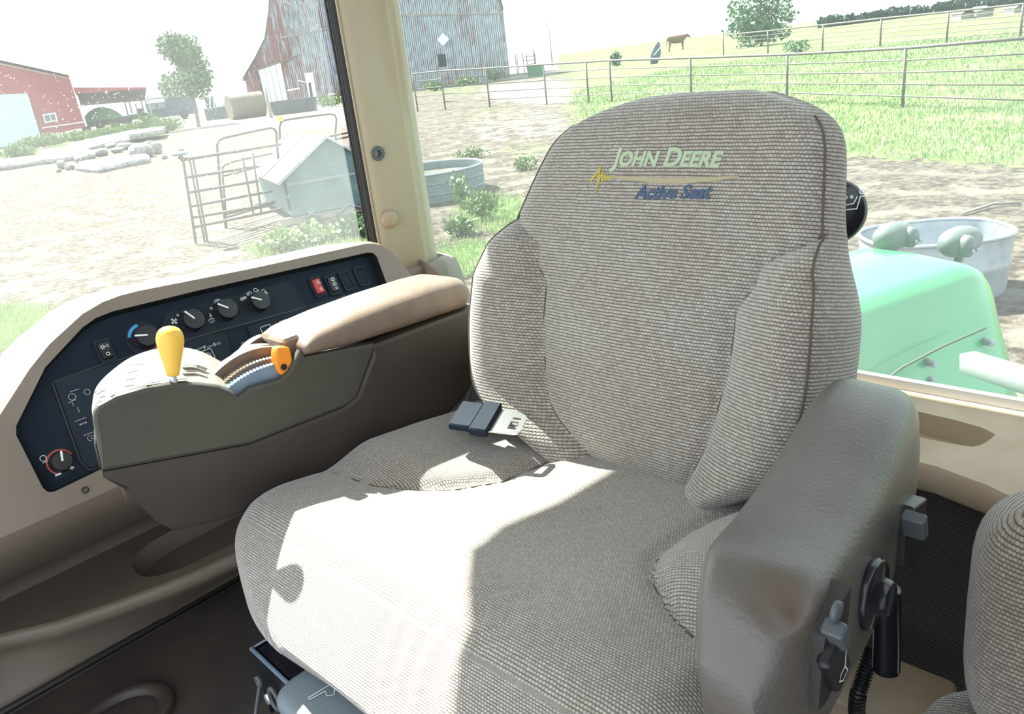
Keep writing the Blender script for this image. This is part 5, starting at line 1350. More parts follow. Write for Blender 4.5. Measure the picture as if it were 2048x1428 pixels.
# ---- barn
Gb_, B = fplane(760, 186); Db = (Gb_ - CAM).dot(FWDH)
bt = thing('barn', 'big weathered barn with peeling red boards and sliding grey door', 'barn', Gb_)
def facep(P_, name, m, parent, lift=0, th=.15, wear=None):
    pts = [B(*p_) - FWDH * lift for p_ in P_]
    L = [V(((p - Gb_).dot(r0), p.z, 0)) for p in pts]
    if sum(L[i].x * L[(i + 1) % len(L)].y - L[(i + 1) % len(L)].x * L[i].y for i in range(len(L))) < 0: pts.reverse(); L.reverse()
    fr = (V((Gb_.x, Gb_.y, 0)) - FWDH * lift, r0, ZZ, -FWDH)
    return MB().plate([(p.x, p.y) for p in L], [], fr, th).build(name, M[m], parent, smooth=False)
OUTB = [(504, 222), (500, 170), (487, 160), (512, 118), (531, 80), (538, 30), (546, -60), (640, -210), (770, -300), (900, -210), (985, -60), (1006, 20), (1012, 157)]
# the gable wall as a fine grid so that the wear of the paint can vary across it
pts = [B(*p_) for p_ in OUTB]; L = [((p - Gb_).dot(r0), p.z) for p in pts]
x0, x1 = min(p[0] for p in L), max(p[0] for p in L); zt = max(p[1] for p in L)
def inside(x, z):
    c_ = False; n = len(L); j = n - 1
    for i in range(n):
        if (L[i][1] > z) != (L[j][1] > z) and x < (L[j][0] - L[i][0]) * (z - L[i][1]) / (L[j][1] - L[i][1]) + L[i][0]: c_ = not c_
        j = i
    return c_
def zcol(x):
    z = zt
    while z > 0 and not inside(x, z): z -= .1
    return z
mb = MB(); wear = []; nb = int((x1 - x0) / .30)
for k in range(nb):                             # one board after another, each slightly proud or set back
    xa, xb = x0 + (x1 - x0) * k / nb, x0 + (x1 - x0) * (k + 1) / nb - .02; d = random.uniform(0, .03)
    za, zb = zcol(xa + .02), zcol(xb - .02)
    n = 6; rings = []
    for i in range(n + 1):
        rings.append([V((Gb_.x, Gb_.y, 0)) + r0 * x + ZZ * (-.3 + (z + .3) * i / n) - FWDH * (dd + d) for x, z, dd in ((xa, za, 0), (xa, za, .04), (xb, zb, .04), (xb, zb, 0))])
    mb.loft(rings, True, True)
    for R_ in rings:
        for p in R_: wear.append(.0 + .12 * sm(x0 + 4, x0 + 12.5, xa + .8 * noise.noise(V((xa * .4, p.z * .2, 0))) * 3) + (.10 * noise.noise(V((xa * .25, p.z * .25, 5)))) - .04 * sm(7, 2, p.z))
bw = mb.build('board_wall', M['barn'], bt, smooth=False); bw['kind'] = 'stuff'
at_ = bw.data.attributes.new('wear', 'FLOAT', 'POINT'); at_.data.foreach_set('value', wear)
mb = MB(); back_ = [p + FWDH * 22 for p in pts]; mb.loft([pts, back_], True); mb.build('roof_and_sides', M['wood'], bt, smooth=False)
eave = [B(*p_) - FWDH * .5 for p_ in ((486, 162), (512, 118), (531, 80), (538, 30), (546, -60), (640, -210), (770, -302), (900, -210), (985, -60), (1007, 20))]
mb = MB(); mb.loft([eave, [p + FWDH * 23 for p in eave], [p + FWDH * 23 + ZZ * .25 for p in eave], [p + ZZ * .25 for p in eave]], False); mb.build('roof', M['wood'], bt, smooth=False)
dr = facep([(517, 138), (561, 123), (577, 205), (535, 213)], 'sliding_door', 'sheet', bt, .22)
for xx in (528, 539, 550): facep([(xx, 134 - (xx - 517) * .34 + 5), (xx + 1.2, 134 - (xx - 517) * .34 + 5), (xx + 17, 208 - (xx - 517) * .15), (xx + 15.6, 208 - (xx - 517) * .15)], 'door_rib', 'galv', bt, .26, .08)
facep([(511, 139), (598, 109), (598, 113), (511, 143)], 'door_track', 'pipe_d', bt, .35, .2)
facep([(512, 140), (517, 138), (537, 212), (529, 214)], 'door_gap', 'shadow_in', bt, .06, .05)
facep([(609, 147), (626, 144), (635, 200), (620, 203)], 'walk_door', 'trimwhite', bt, .15)
facep([(617, 166), (622, 165), (627, 196), (622, 197)], 'door_slot', 'shadow_in', bt, .18)
facep([(575, 179), (600, 175), (600, 178), (575, 183)], 'loose_board', 'trimwhite', bt, .12); facep([(595, 160), (612, 163), (612, 165), (595, 162)], 'loose_board', 'trimwhite', bt, .12)
facep([(560, 74), (800, 30), (1008, 26), (1008, 29), (800, 33), (560, 77)], 'trim_band', 'wood', bt, .12)
facep([(645, -6), (675, -6), (680, 42), (662, 20)], 'hay_door', 'galv', bt, .14)
facep([(875, 109), (891, 108), (894, 133), (878, 134)], 'window_opening', 'shadow_in', bt, .10)
facep([(885, 66), (899, 78), (886, 92), (874, 80)], 'patch', 'trimwhite', bt, .10)
facep([(672, 148), (682, 146), (700, 208), (690, 210)], 'leaning_plank', 'wood', bt, .5)
for k in range(5): facep([(658 + k * 1.6, 187 + k * 6), (677 + k * 1.2, 185 + k * 6), (677 + k * 1.2, 188 + k * 6), (658 + k * 1.6, 190 + k * 6)], 'ladder_rung', 'trimwhite', bt, .6)
# ---- red machine shed with lean-to
G1 = gnd(80, 284); ns = ray(150, 200); ns.z = 0; ns.normalize(); ds = V((ns.y, -ns.x, 0)); G2 = onp(172, 256, G1, ns); G2.z = 0
Sp = lambda px, py: onp(px, py, G1, ns)
sh = thing('machine_shed', 'red sheet metal shed with white sliding door and open lean-to', 'shed', G2)
def sheet(P_, name, m, lift=0, th=.15, pl_=Sp, N=None, G=G1, d=None, parent=sh):
    N = N or ns; d = d or ds; p3 = [pl_(*p_) for p_ in P_]; Lx = [((p - G).dot(d), p.z) for p in p3]
    if sum(Lx[i][0] * Lx[(i + 1) % len(Lx)][1] - Lx[(i + 1) % len(Lx)][0] * Lx[i][1] for i in range(len(Lx))) < 0: Lx.reverse()
    return MB().plate(Lx, [], (V((G.x, G.y, 0)) - N * lift, d, ZZ, -N), th).build(name, M[m], parent, smooth=False)
sheet([(-160, 330), (-160, 80), (0, 129), (140, 158), (171, 254)], 'gable_wall', 'shed_red', 0, .2)
for k in range(26):
    x = -60 + k * 9; pa, pb = Sp(x, 140 + max(0, 0)), None
    a = (Sp(x, 230) - G1).dot(ds); ztop = Sp(x - 12, 131 + (x - 12) * .21).z
    if a < (G2 - G1).dot(ds) - .2: MB().box(V((G1.x, G1.y, 0)) + ds * a - ns * .03 + ZZ * ztop * .48, (.05, .05, ztop * .95), Matrix((ds, ns, ZZ)).transposed()).build('wall_rib', M['shed_red'], sh, smooth=False)
sheet([(-170, 345), (-170, 195), (55, 187), (84, 281)], 'sliding_door', 'shed_white', .14, .1)
sheet([(85, 229), (111, 225), (116, 242), (90, 246)], 'window_frame', 'trimwhite', .2, .15); sheet([(88, 231), (98, 229.5), (102, 241), (92, 243)], 'window_pane', 'pane', .26, .08); sheet([(100, 229), (109, 228), (113, 240), (104, 241)], 'window_pane', 'pane', .26, .08)
sheet([(152, 192), (155, 191), (174.5, 252), (171, 253)], 'corner_trim', 'trimwhite', .2, .2)
sheet([(84, 255), (168, 243), (168.6, 245), (84.5, 257)], 'base_trim', 'trimwhite', .12, .1)
Rf = [Sp(-160, 78) - ns * .5, Sp(0, 126) - ns * .5, Sp(139, 156) - ns * .5, Sp(146, 172) - ns * .5 + ds * .1]
mb = MB(); mb.loft([Rf[:3], [p + ns * 14 for p in Rf[:3]], [p + ns * 14 + ZZ * .3 for p in Rf[:3]], [p + ZZ * .3 for p in Rf[:3]]], False); mb.build('roof', M['shed_red'], sh, smooth=False)
e0_, e1_ = Sp(140, 158), Sp(171, 254)
mb = MB(); mb.loft([[e0_, V((e1_.x, e1_.y, 0))], [e0_ + ns * 14, V((e1_.x, e1_.y, 0)) + ns * 14]], False); mb.build('side_wall', M['shed_red'], sh, smooth=False)
# lean-to: fascia, dark underside, posts; it runs off to the right behind the corner
Gl = G2 + ns * 6; Lp = lambda px, py: onp(px, py, Gl, ns)
f_ = [Lp(146, 175), Lp(292, 174), Lp(293, 179), Lp(152, 190)]
mb = MB(); q_ = [p + ns * .2 for p in f_]; mb.add(f_ + q_, [(0, 3, 2, 1), (4, 5, 6, 7), (0, 1, 5, 4), (1, 2, 6, 5), (2, 3, 7, 6), (3, 0, 4, 7)]); mb.build('lean_to_fascia', M['shed_red'], sh, smooth=False)
u_1 = [Lp(153, 190), Lp(293, 179)]; dp = 9
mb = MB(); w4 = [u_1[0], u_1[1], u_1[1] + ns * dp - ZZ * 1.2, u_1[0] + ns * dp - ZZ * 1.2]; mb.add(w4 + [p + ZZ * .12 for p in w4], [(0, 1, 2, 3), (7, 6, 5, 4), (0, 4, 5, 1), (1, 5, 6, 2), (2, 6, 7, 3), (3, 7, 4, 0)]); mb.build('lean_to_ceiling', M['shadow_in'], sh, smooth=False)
for px, py in ((291, 181), (276, 196)):
    p = Lp(px, py) + (ns * dp * .9 if px < 280 else V((0, 0, 0))); MB().box((p.x, p.y, (p.z - .6) / 2), (.14, .14, p.z - .6)).build('post', M['wood'], sh, smooth=False)
# ---- machines under and beside the lean-to
def local(px, py, lift=0):
    G = gnd(px, py); return G, Matrix((r0, fwdh, ZZ)).transposed()
G, R = local(212, 262); g_ = thing('grain_cart', 'low dark cart under a green tarpaulin by the red shed', 'cart', G)
mb = MB(); rows = []
for k in range(9):
    f = -1 + 2 * k / 8; rows.append([G + R @ V((2.3 * f, 1.2 * cos(t), 1.3 + 1.5 * (1 - abs(f) ** 2.2) ** .8 * sin(t))) for t in [pi * j / 10 for j in range(11)]])
mb.loft(rows, False); mb.build('tarp', M['tarp'], g_)
MB().box(G + V((0, 0, 1.0)), (5.4, 2.2, .7), R).build('bed', M['shadow_in'], g_, smooth=False)
for x in (-1.7, 0, 1.8): MB().lathe([(.0, -.15), (.5, -.15), (.55, 0), (.5, .15), (0, .15)], G + R @ V((x, -1.1, .52)), fwdh, 16).build('wheel', M['tyre'], g_)
G, R = local(282, 250); g_ = thing('canopy_tractor', 'small machine with square roll cage canopy at the end of the lean-to', 'tractor', G)
for x in (-1.0, 1.1):
    for y in (-.7, .7): MB().box(G + R @ V((x, y, 2.4)), (.14, .14, 2.6), R).build('canopy_post', M['truck'], g_, smooth=False)
MB().box(G + R @ V((.05, 0, 3.7)), (2.6, 1.8, .22), R).build('canopy', M['truck'], g_, smooth=False)
MB().rbox(G + R @ V((-.2, 0, 1.1)), (3.2, 1.3, .7), R, .1).build('hood', M['tarp'], g_, ang=40)
MB().rbox(G + R @ V((.4, 0, 1.6)), (.8, .7, .9), R, .1).build('driver_seat', M['truck'], g_, ang=40)
for x in (-1.3, 1.2): MB().lathe([(.0, -.2), (.65, -.2), (.72, 0), (.65, .2), (0, .2)], G + R @ V((x, -.9, .7)), fwdh, 18).build('wheel', M['tyre'], g_)
G, R = local(345, 241); g_ = thing('utility_truck', 'dark blue pickup truck with a box body parked behind the leaning tree', 'truck', G)
m_ = lambda px: px * Db / F
sc_ = (G - CAM).dot(FWD) / F
def tb_(px0, px1, z0_, z1_, name, m, y=0, d=2.0):
    xc = ((px0 + px1) / 2 - 345) * sc_; MB().rbox(G + R @ V((xc, y, (z0_ + z1_) / 2)), ((px1 - px0) * sc_, d, z1_ - z0_), R, .12).build(name, M[m], g_, ang=40)
tb_(302, 396, .55, 1.5, 'body', 'truck'); tb_(305, 345, 1.5, 2.5, 'cab', 'truck'); tb_(344, 396, 1.4, 3.0, 'box_body', 'truck'); tb_(308, 326, 1.65, 2.3, 'side_window', 'galv_old', -.1, 2.0); tb_(329, 342, 1.65, 2.3, 'side_window', 'galv_old', -.1, 2.0)
tb_(312, 360, 2.9, 3.2, 'roof_rack', 'galv', 0, 1.4); tb_(296, 306, .6, 1.0, 'bumper', 'yellow')
for px in (318, 376): MB().lathe([(.0, -.15), (.55, -.15), (.6, 0), (.55, .15), (0, .15)], G + R @ V(((px - 345) * sc_, -1.0, .6)), fwdh, 18).build('wheel', M['tyre'], g_)
G, R = local(440, 238); sc_ = (G - CAM).dot(FWD) / F; g_ = thing('loader_bucket', 'dark steel bucket with pale forks between the tree and hay bale', 'bucket', G)
MB().rbox(G + R @ V((0, 0, .65)), (46 * sc_, 1.6, 1.3), R, .1).build('shell', M['plastic_tank'], g_, ang=40)
MB().rbox(G + R @ V((-14 * sc_, .5, 1.8)), (16 * sc_, .8, 1.4), R, .1).build('mast', M['truck'], g_, ang=40)
for x in (-10, -2, 6, 13): MB().box(G + R @ V((x * sc_, -.3, 1.9)), (.10, .10, 1.4), R @ Matrix.Rotation(radians(12), 3, 'Y')).build('tine', M['trimwhite'], g_, smooth=False)
MB().rbox(G + R @ V((12 * sc_, .3, 1.6)), (16 * sc_, .8, .9), R, .1).build('pallet_load', M['shed_white'], g_, ang=40)
# hay bale
G, R = local(497, 236); sc_ = (G - CAM).dot(FWD) / F; rb_ = 24 * sc_; tl = thing('hay_bale', 'large round hay bale beside the barn door', 'hay bale', G)
mb = MB(); rows = []
for k in range(7):
    f = -1 + 2 * k / 6; rows.append([G + R @ Matrix.Rotation(radians(32), 3, 'Z') @ V((f * 34 * sc_, rb_ * cos(t), rb_ * .98 + rb_ * sin(t) + .05 * noise.noise(V((t, f, 1))))) for t in [2 * pi * j / 28 for j in range(28)]])
mb.loft(rows, True, True); mb.build('bale', M['straw'], tl, ang=50)
for f in (-.6, -.2, .2, .6): MB().tube([G + R @ Matrix.Rotation(radians(32), 3, 'Z') @ V((f * 34 * sc_, rb_ * 1.01 * cos(t), rb_ * .98 + rb_ * 1.01 * sin(t))) for t in [2 * pi * j / 24 for j in range(25)]], .02, 4).build('twine', M['straw'], tl)
# long dark tank
G, R = local(591, 226); sc_ = (G - CAM).dot(FWD) / F; tl = thing('water_tank', 'long dark plastic stock tank in front of the barn', 'tank', G)
def ov_(a, b_, z, n=32): return [G + R @ V((a * math.copysign(abs(cos(2 * pi * k / n)) ** .6, cos(2 * pi * k / n)), b_ * math.copysign(abs(sin(2 * pi * k / n)) ** .6, sin(2 * pi * k / n)), z)) for k in range(n)]
a_ = 46 * sc_; hh_ = 26 * sc_
mb = MB(); mb.loft([ov_(a_ * .94, 1.1, 0), ov_(a_ * .97, 1.15, hh_ * .5), ov_(a_ * .975, 1.17, hh_ * .52), ov_(a_, 1.2, hh_ * .92), ov_(a_ * 1.03, 1.25, hh_ * .93), ov_(a_ * 1.03, 1.25, hh_), ov_(a_ * .95, 1.1, hh_), ov_(a_ * .9, 1.05, .2)], True); mb.add(ov_(a_ * .9, 1.05, .2), [tuple(range(32))]); mb.build('tank_body', M['plastic_tank'], tl, ang=40)
for f in (-.8, -.4, 0, .4, .8): MB().box(G + R @ V((f * a_, -1.18, hh_ * .45)), (.10, .06, hh_ * .8), R).build('moulded_rib', M['plastic_tank'], tl, smooth=False)
# wooden post
G = gnd(543, 236); h = hgt(G, 176); p = G + ZZ * h
tag(MB().tube([G, G + ZZ * h * .5 + r0 * -.02, G + ZZ * h], [.16, .15, .13], 8).build('fence_post', M['wood']), 'weathered wooden post standing left of the long dark tank', 'post')

# ---- concrete rubble and slabs
def slab_(name, label, P_, h, m='concrete', group='concrete rubble pieces in the left yard', tilt=0, lift=0):
    pts = [gnd(*p_) for p_ in P_]; c = sum(pts, V()) / len(pts); mb = MB(); rows = []
    rnd = random.Random(int(P_[0][0]))
    pts2 = []
    for a, b_ in zip(pts, pts[1:] + pts[:1]):
        for k in range(4): pts2.append(a + (b_ - a) * k / 4 + V((rnd.uniform(-.05, .05), rnd.uniform(-.05, .05), 0)))
    dn = -r0
    for z, s in ((0, 1.0), (h * .5, 1.01), (h * .9, .98), (h, .93)):
        rows.append([V((c.x + (p.x - c.x) * s, c.y + (p.y - c.y) * s, lift + z + tilt * (p - c).dot(fwdh) * (1) + rnd.uniform(-.03, .03))) for p in pts2])
    mb.loft(rows, True, True); return tag(mb.build(name, M[m], smooth=False), label, 'concrete slab', group)
slab_('concrete_slab', 'long flat pale concrete plank lying left of the rubble', [(-60, 352), (0, 343), (180, 318), (196, 312), (180, 306), (-60, 336)], .30)
slab_('concrete_slab', 'broad thin slab resting at the back of the rubble heap', [(150, 306), (262, 286), (300, 276), (270, 272), (140, 297)], .25, tilt=.02, lift=.15)
slab_('concrete_slab', 'bright foremost slab with broken end in the rubble heap', [(152, 342), (200, 347), (300, 326), (298, 317), (206, 328), (160, 333)], .26)
slab_('concrete_slab', 'pale slab on top of the rubble behind the large block', [(262, 288), (330, 278), (334, 270), (280, 275)], .4, lift=.3)
rocks = [(285, 316, 55, 30, 'large rough grey block at the right end of the rubble'), (125, 338, 22, 18, 'jagged grey chunk at the left end of the rubble'), (165, 326, 34, 16, 'low crumbled chunk behind the bright slab'), (205, 312, 30, 16, 'middle grey lump in the rubble heap'), (250, 300, 36, 15, 'flat lump beneath the top slab'), (316, 308, 26, 26, 'upright grey block beside the pipe gates'), (362, 304, 14, 8, 'small lone stone on the dirt left of the gate')]
for i, (px, py, w, h, lab) in enumerate(rocks):
    G = gnd(px, py); s = (G - CAM).dot(FWD) / F; mb = MB(); rows = []
    for k in range(8):
        a = -pi / 2 + pi * k / 7; rows.append([G + V((cos(a) ** .6 * cos(t) * w * s * .55 * (1 + .25 * noise.noise(V((cos(t) * 1.7, sin(t) * 1.7, k * .5 + i * 3)))), cos(a) ** .6 * sin(t) * w * s * .4 * (1 + .25 * noise.noise(V((sin(t) * 2, cos(t), k + i)))), h * s * .45 + sin(a) * h * s * .5 * (1 + .2 * noise.noise(V((cos(t), sin(t), i)))))) if abs(cos(a)) > 1e-4 else G + V((0, 0, h * s * .45 + sin(a) * h * s * .5)) for t in [2 * pi * j / 12 for j in range(12)]])
    mb.loft(rows, True, True); tag(mb.build('concrete_chunk', M['concrete'], smooth=False), lab, 'rubble', 'concrete rubble pieces in the left yard')

for i, (px, py, w, h) in enumerate(((140, 340, 20, 12), (182, 318, 22, 12), (228, 322, 20, 10), (236, 306, 26, 12), (274, 298, 22, 12), (192, 334, 16, 9), (118, 345, 12, 8), (330, 318, 14, 9), (222, 296, 24, 10), (300, 292, 22, 11))):
    G = gnd(px, py); s_ = (G - CAM).dot(FWD) / F; mb = MB(); rows = []
    for k in range(6):
        a = -pi / 2 + pi * k / 5; ca2 = max(0, cos(a)) ** .5
        rows.append([G + V((ca2 * cos(t) * w * s_ * .55 * (1 + .35 * noise.noise(V((cos(t) * 2, sin(t) * 2, k * .7 + i * 5)))), ca2 * sin(t) * w * s_ * .45 * (1 + .35 * noise.noise(V((sin(t) * 2, cos(t) * 2, k + i)))), h * s_ * (.45 + .5 * sin(a)))) for t in [2 * pi * j / 9 for j in range(9)]])
    mb.loft(rows, True, True); tag(mb.build('concrete_chunk', M['concrete'], smooth=False), 'small broken grey lump in the rubble, ' + ('lowest of all at the front left', 'just behind the bright front slab', 'touching the large rough block on its left', 'middle of the heap', 'right behind the bright front slab end', 'left, under the long plank end', 'outermost on the left', 'outermost on the right', 'highest in the middle', 'beneath the top slab right end')[i], 'rubble', 'small lumps in the rubble heap')

# ---- vegetation
tree('yard_tree', 'leafy tree with a thin leaning trunk left of the barn', 398, 254, hgt(gnd(398, 254), 62), 5.6, 5200, 'leaf_a', .30, seed=3, trunk_h=.30)
tree('round_tree', 'round lone tree on the skyline above the seat back', 1522, 74, 6.6, 7.6, 3600, 'leaf_a', .34, seed=5, trunk_h=-.05, D=gnd(1522, 92) * 1.0)
for i, (px, py, w, h) in enumerate(((1660, 47, 34, 12), (1705, 44, 60, 16), (1745, 38, 40, 14), (1790, 33, 60, 18), (1838, 29, 50, 14), (1880, 23, 60, 22), (1925, 18, 80, 26), (1980, 12, 90, 24), (2030, 8, 70, 20))):
    G = CAM + ray(px, py + 4) * 190; G.z = 0; G = V((G.x, G.y, .6)); s = (G - CAM).dot(FWD) / F
    rnd = random.Random(i); t = thing('ridge_tree', 'dark tree on the far right ridge, ' + ('first', 'second', 'third', 'fourth', 'fifth', 'sixth', 'seventh', 'eighth', 'last')[i] + ' from the left end of the row', 'tree', G, 'dark trees along the far ridge'); mb = MB()
    hz = max(2.0, scr_h) if False else 0
    top = CAM.z + 0; zc = (CAM + ray(px, py) * ((G - CAM).dot(FWD))).z
    for k in range(7): leaves(mb, V((G.x, G.y, max(1.2, zc))) + r0 * rnd.uniform(-.35, .35) * w * s, V((w * s * .22, w * s * .22, h * s * .42)), 110, 1.5, rnd)
    f_ = mb.build('foliage', M['leaf_d'], t, smooth=False); f_['kind'] = 'stuff'
    MB().tube([G - ZZ * .5, V((G.x, G.y, max(1.2, zc)))], .3, 6).build('trunk', M['bark'], t)
wl = [(60, 300, 3.6, 1.0), (110, 292, 4.0, 1.2), (160, 284, 4.0, 1.1), (210, 280, 3.6, 1.0), (255, 274, 3.6, 1.2), (300, 268, 3.4, 1.6), (335, 266, 3.0, 1.2), (40, 318, 2.6, .9)]
LABW = ['left of all the weed clumps but one, by the white shed door', 'under the white shed door corner', 'under the small shed window', 'below the shed corner trim', 'in front of the green tarpaulin cart', 'tallest, below the blue truck', 'at the right end of the weed row', 'lowest, above the concrete plank']
for (px, py, w, h), lb in zip(wl, LABW): bush('weed_clump', 'tall green weeds, ' + lb, px, py, w, h, 1100, 'leaf_b', .30, 'weeds before the red shed', 'weeds', up=1.6, aspect=.16)
bush('broadleaf_weed', 'yellow green broadleaf weeds in front of the feeder, left clump', 575, 505, .95, .50, 520, 'leaf_y', .11, 'broadleaf weeds by the feeder', 'weeds', up=.9, aspect=.42)
bush('broadleaf_weed', 'pale broadleaf weeds in front of the feeder, middle clump', 640, 492, .9, .42, 480, 'leaf_y', .11, 'broadleaf weeds by the feeder', 'weeds', up=.9, aspect=.42)
bush('broadleaf_weed', 'darker broadleaf weeds under the feeder, beside the window seal', 700, 478, .9, .45, 480, 'leaf_a', .11, 'broadleaf weeds by the feeder', 'weeds', up=.9, aspect=.42)
bush('leafy_weed', 'leafy weed growing against the round tank rim', 925, 415, .5, .75, 300, 'leaf_b', .11, 'weeds around the round tank', 'weeds', up=1.4, aspect=.2)
bush('leafy_weed', 'bushy weed at the right foot of the round tank', 965, 440, .8, .55, 520, 'leaf_b', .11, 'weeds around the round tank', 'weeds', up=1.3, aspect=.18)
bush('leafy_weed', 'low weed nearest the seat back edge', 925, 470, .7, .35, 420, 'leaf_b', .11, 'weeds around the round tank', 'weeds', up=1.2, aspect=.2)
bush('leafy_weed', 'weed tuft behind the round tank', 945, 318, 1.1, .32, 360, 'leaf_b', .10, 'weeds around the round tank', 'weeds', up=1.2, aspect=.2)
bush('leafy_weed', 'weed tuft between the tank and the seat shoulder', 1050, 340, .9, .32, 320, 'leaf_b', .10, 'weeds around the round tank', 'weeds', up=1.2, aspect=.2)
bush('pasture_shrub', 'dark round shrub behind the second fence', 1600, 106, 2.2, .9, 500, 'leaf_a', .16, None, 'shrub', up=.6)
bush('pasture_shrub', 'small dark cedar standing on the skyline', 1230, 134, 1.6, 2.0, 500, 'leaf_d', .2, None, 'shrub', up=1.2)
for px, py, w, h, lb in ((870, 182, 3.2, 1.2, 'left of the barn window'), (930, 172, 4.0, 1.1, 'under the barn window'), (990, 162, 4.0, 1.4, 'at the barn corner'), (665, 214, 4.0, 1.3, 'beside the ladder')):
    bush('barn_weed', 'washed out weeds along the barn foot, ' + lb, px, py, w, h, 500, 'leaf_b', .35, 'weeds along the barn foot', 'weeds', up=1.2, aspect=.2)
# green tub, chute frame and leaning panel beyond the fence
G, R = local(1072, 152); sc_ = (G - CAM).dot(FWD) / F; tl = thing('green_tub', 'green round tub beyond the pipe fence near the barn corner', 'tub', G)
def rt_(r, z): return [G + R @ V((r * cos(2 * pi * k / 24), r * sin(2 * pi * k / 24), z)) for k in range(24)]
r_ = 17 * sc_; mb = MB(); mb.loft([rt_(r_ * .9, 0), rt_(r_, r_ * 1.1), rt_(r_ * 1.05, r_ * 1.1), rt_(r_ * 1.05, r_ * 1.25), rt_(r_ * .92, r_ * 1.25), rt_(r_ * .85, .1)], True); mb.build('tub_body', M['tarp'], tl, ang=40)
G, R = local(1055, 146); sc_ = (G - CAM).dot(FWD) / F; tl = thing('loading_chute', 'rusty pipe chute frame standing left of the green tub', 'chute', G)
for x, h in ((-20, 2.4), (-17, 2.6), (-5, 2.6), (2, 2.4), (17, 2.8), (19, 2.4)): MB().tube([G + R @ V((x * sc_, 0, 0)), G + R @ V((x * sc_ - .1, 0, h * 1.25))], .07, 6).build('upright', M['pipe'], tl)
for z in (1.3, 1.9, 2.5): MB().tube([G + R @ V((-4 * sc_, 0, z)), G + R @ V((18 * sc_, 0, z))], .06, 6).build('bar', M['pipe'], tl)
G, R = local(1308, 128); sc_ = (G - CAM).dot(FWD) / F; tl = thing('tarp_bundle', 'dark upright tarpaulin bundle on the skyline behind the fence', 'bundle', G)
hb_ = 40 * sc_; mb = MB(); rows = []
for k in range(9):
    f = k / 8; w = (7 + 4 * sin(f * pi)) * sc_ * (1 - .6 * f ** 3); rows.append([G + R @ V((w * cos(t) + f * 10 * sc_, w * .6 * sin(t), f * hb_)) for t in [2 * pi * j / 12 for j in range(12)]])
mb.loft(rows, True, True); mb.build('cover', M['truck'], tl); MB().tube([G + R @ V((-1 * sc_, -.3, hb_ * .4)), G + R @ V((18 * sc_, -.3, hb_ * .85))], .05, 6).build('pale_strap', M['trimwhite'], tl)
# brown cow on the skyline
G, R = local(1355, 101); sc_ = (G - CAM).dot(FWD) / F; tl = thing('cow', 'brown cow standing on the skyline right of the dark bundle', 'cow', G)
k_ = 44 * sc_ / 2.2; mb = MB(); rows = []
for x, z, rx, rz in ((-1.0, 1.15, .12, .16), (-.92, 1.12, .25, .30), (-.6, 1.08, .30, .36), (-.1, 1.05, .34, .40), (.35, 1.06, .32, .40), (.62, 1.12, .26, .34), (.82, 1.22, .17, .24), (.98, 1.30, .13, .18), (1.08, 1.30, .13, .16), (1.22, 1.20, .10, .12), (1.34, 1.12, .08, .09)):
    rows.append([G + R @ (V((x, rx * cos(t), z + rz * sin(t))) * k_) for t in [2 * pi * j / 14 for j in range(14)]])
mb.loft(rows, True, True)
for x, y in ((-.82, -.16), (-.78, .16), (.52, -.15), (.56, .15)):
    mb.tube([G + R @ (V((x, y, .95)) * k_), G + R @ (V((x + (.06 if x < 0 else -.02), y, .5)) * k_), G + R @ (V((x - (.04 if x < 0 else -.01), y, .28)) * k_), G + R @ (V((x, y, 0)) * k_)], [.15 * k_, .09 * k_, .06 * k_, .06 * k_], 8)
mb.tube([G + R @ (V((-1.0, 0, 1.25)) * k_), G + R @ (V((-1.1, 0, .9)) * k_), G + R @ (V((-1.08, 0, .5)) * k_)], .03 * k_, 6)
for y in (-.14, .14): mb.tube([G + R @ (V((1.06, y * .8, 1.40)) * k_), G + R @ (V((1.0, y * 2, 1.42)) * k_)], [.05 * k_, .03 * k_], 6)
mb.build('body', M['cow'], tl)
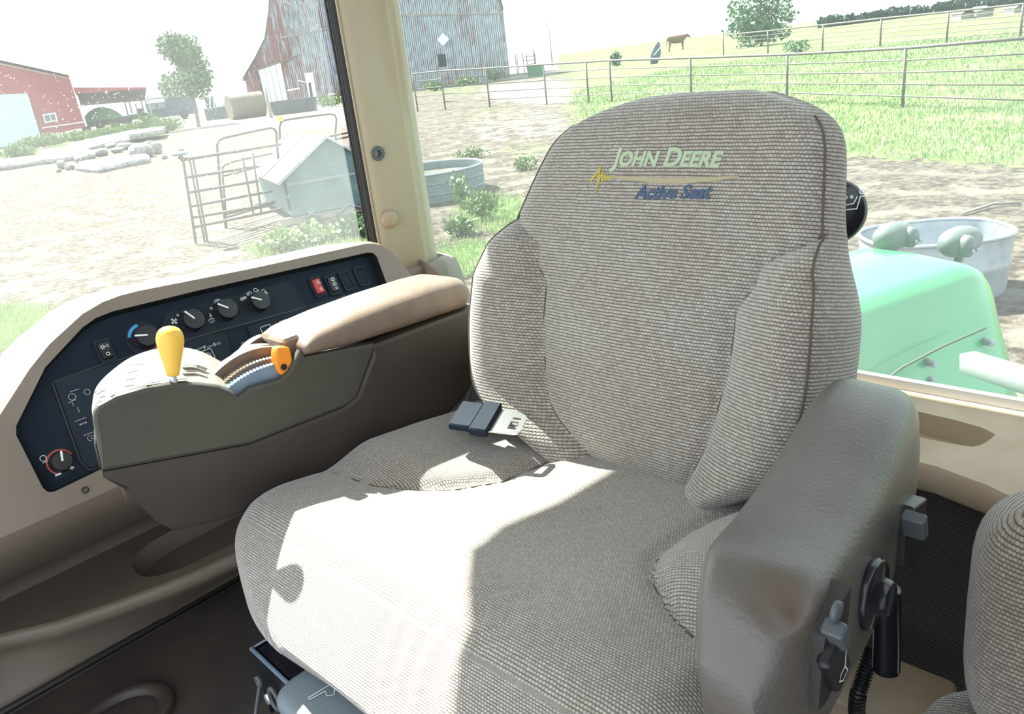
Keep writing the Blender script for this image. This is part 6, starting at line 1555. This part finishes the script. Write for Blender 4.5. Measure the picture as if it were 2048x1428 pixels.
# utility pole, far scrap shed on the right ridge
G = CAM + ray(1104, 122) * 150; G.z = .3; tp = thing('utility_pole', 'thin pale pole rising beyond the fence against the sky', 'pole', G)
MB().tube([G, G + ZZ * hgt(G, 40)], [.14, .10], 8).build('shaft', M['galv'], tp); MB().box(G + ZZ * (hgt(G, 48)), (1.2, .1, .1), Matrix((r0, fwdh, ZZ)).transposed()).build('crossarm', M['wood'], tp, smooth=False)
for i, (px, py, w, h, m, lb) in enumerate(((1925, 22, 26, 8, 'straw', 'tan low roofed hut left on the far right ridge'), (1960, 17, 34, 10, 'trimwhite', 'white sheet roof hut in the middle of the far right ridge'), (2030, 15, 26, 11, 'trimwhite', 'white hut at the right end of the far ridge'))):
    G = CAM + ray(px, py + 12) * 95; G.z = terr(G.x, G.y); R = Matrix((r0, fwdh, ZZ)).transposed(); sc_ = (G - CAM).dot(FWD) / F; hz = max(1.0, (CAM + ray(px, py) * ((G - CAM).dot(FWD))).z - G.z + h * sc_ * .4)
    tl = thing('ridge_hut', lb, 'hut', G, 'huts on the far right ridge'); MB().box(G + ZZ * hz * .3, (w * sc_, 2, hz * .6), R).build('wall', M['wood'], tl, smooth=False)
    mb = MB(); a = w * sc_ * .55; mb.loft([[G + R @ V((x, y, z)) for x, z in ((-a, hz * .6), (0, hz), (a, hz * .55))] for y in (-1.3, 1.3)], False); mb.build('roof', M[m], tl, smooth=False)
# ---- grass blades over the pasture and near tufts (nobody could count them)
rnd = random.Random(11); mb = MB()
for _ in range(34000):
    D = 12 + 45 * rnd.random() ** 1.6; a = radians(rnd.uniform(-2, 46)); x, y = -D * sin(a), D * cos(a)
    P = V((x, y, terr(x, y))); g, p_ = cover(P)
    if g < .45 + .3 * rnd.random(): continue
    blades(mb, P, 2, .07 + .002 * D, .25, rnd, .004 + .0005 * D)
    if len(mb.v) > 420000: break
f_ = mb.build('pasture_grass', M['grass'], smooth=False, kind='stuff'); f_['label'] = 'long pale green grass covering the fenced pasture slope'; f_['category'] = 'grass'
mb = MB()
for _ in range(9000):
    px, py = rnd.choice([(rnd.uniform(880, 1080), rnd.uniform(330, 560)), (rnd.uniform(-40, 150), rnd.uniform(560, 720)), (rnd.uniform(480, 760), rnd.uniform(455, 520))])
    if blob(px, py, GRASS_B) * rnd.random() < .22: continue
    P = pl(px, py, 2, 0); P = V((P.x, P.y, terr(P.x, P.y))); blades(mb, P, 3, .13, .12, rnd, .006)
f_ = mb.build('yard_grass', M['grass'], smooth=False, kind='stuff'); f_['label'] = 'short green grass tufts on the near yard dirt'; f_['category'] = 'grass'
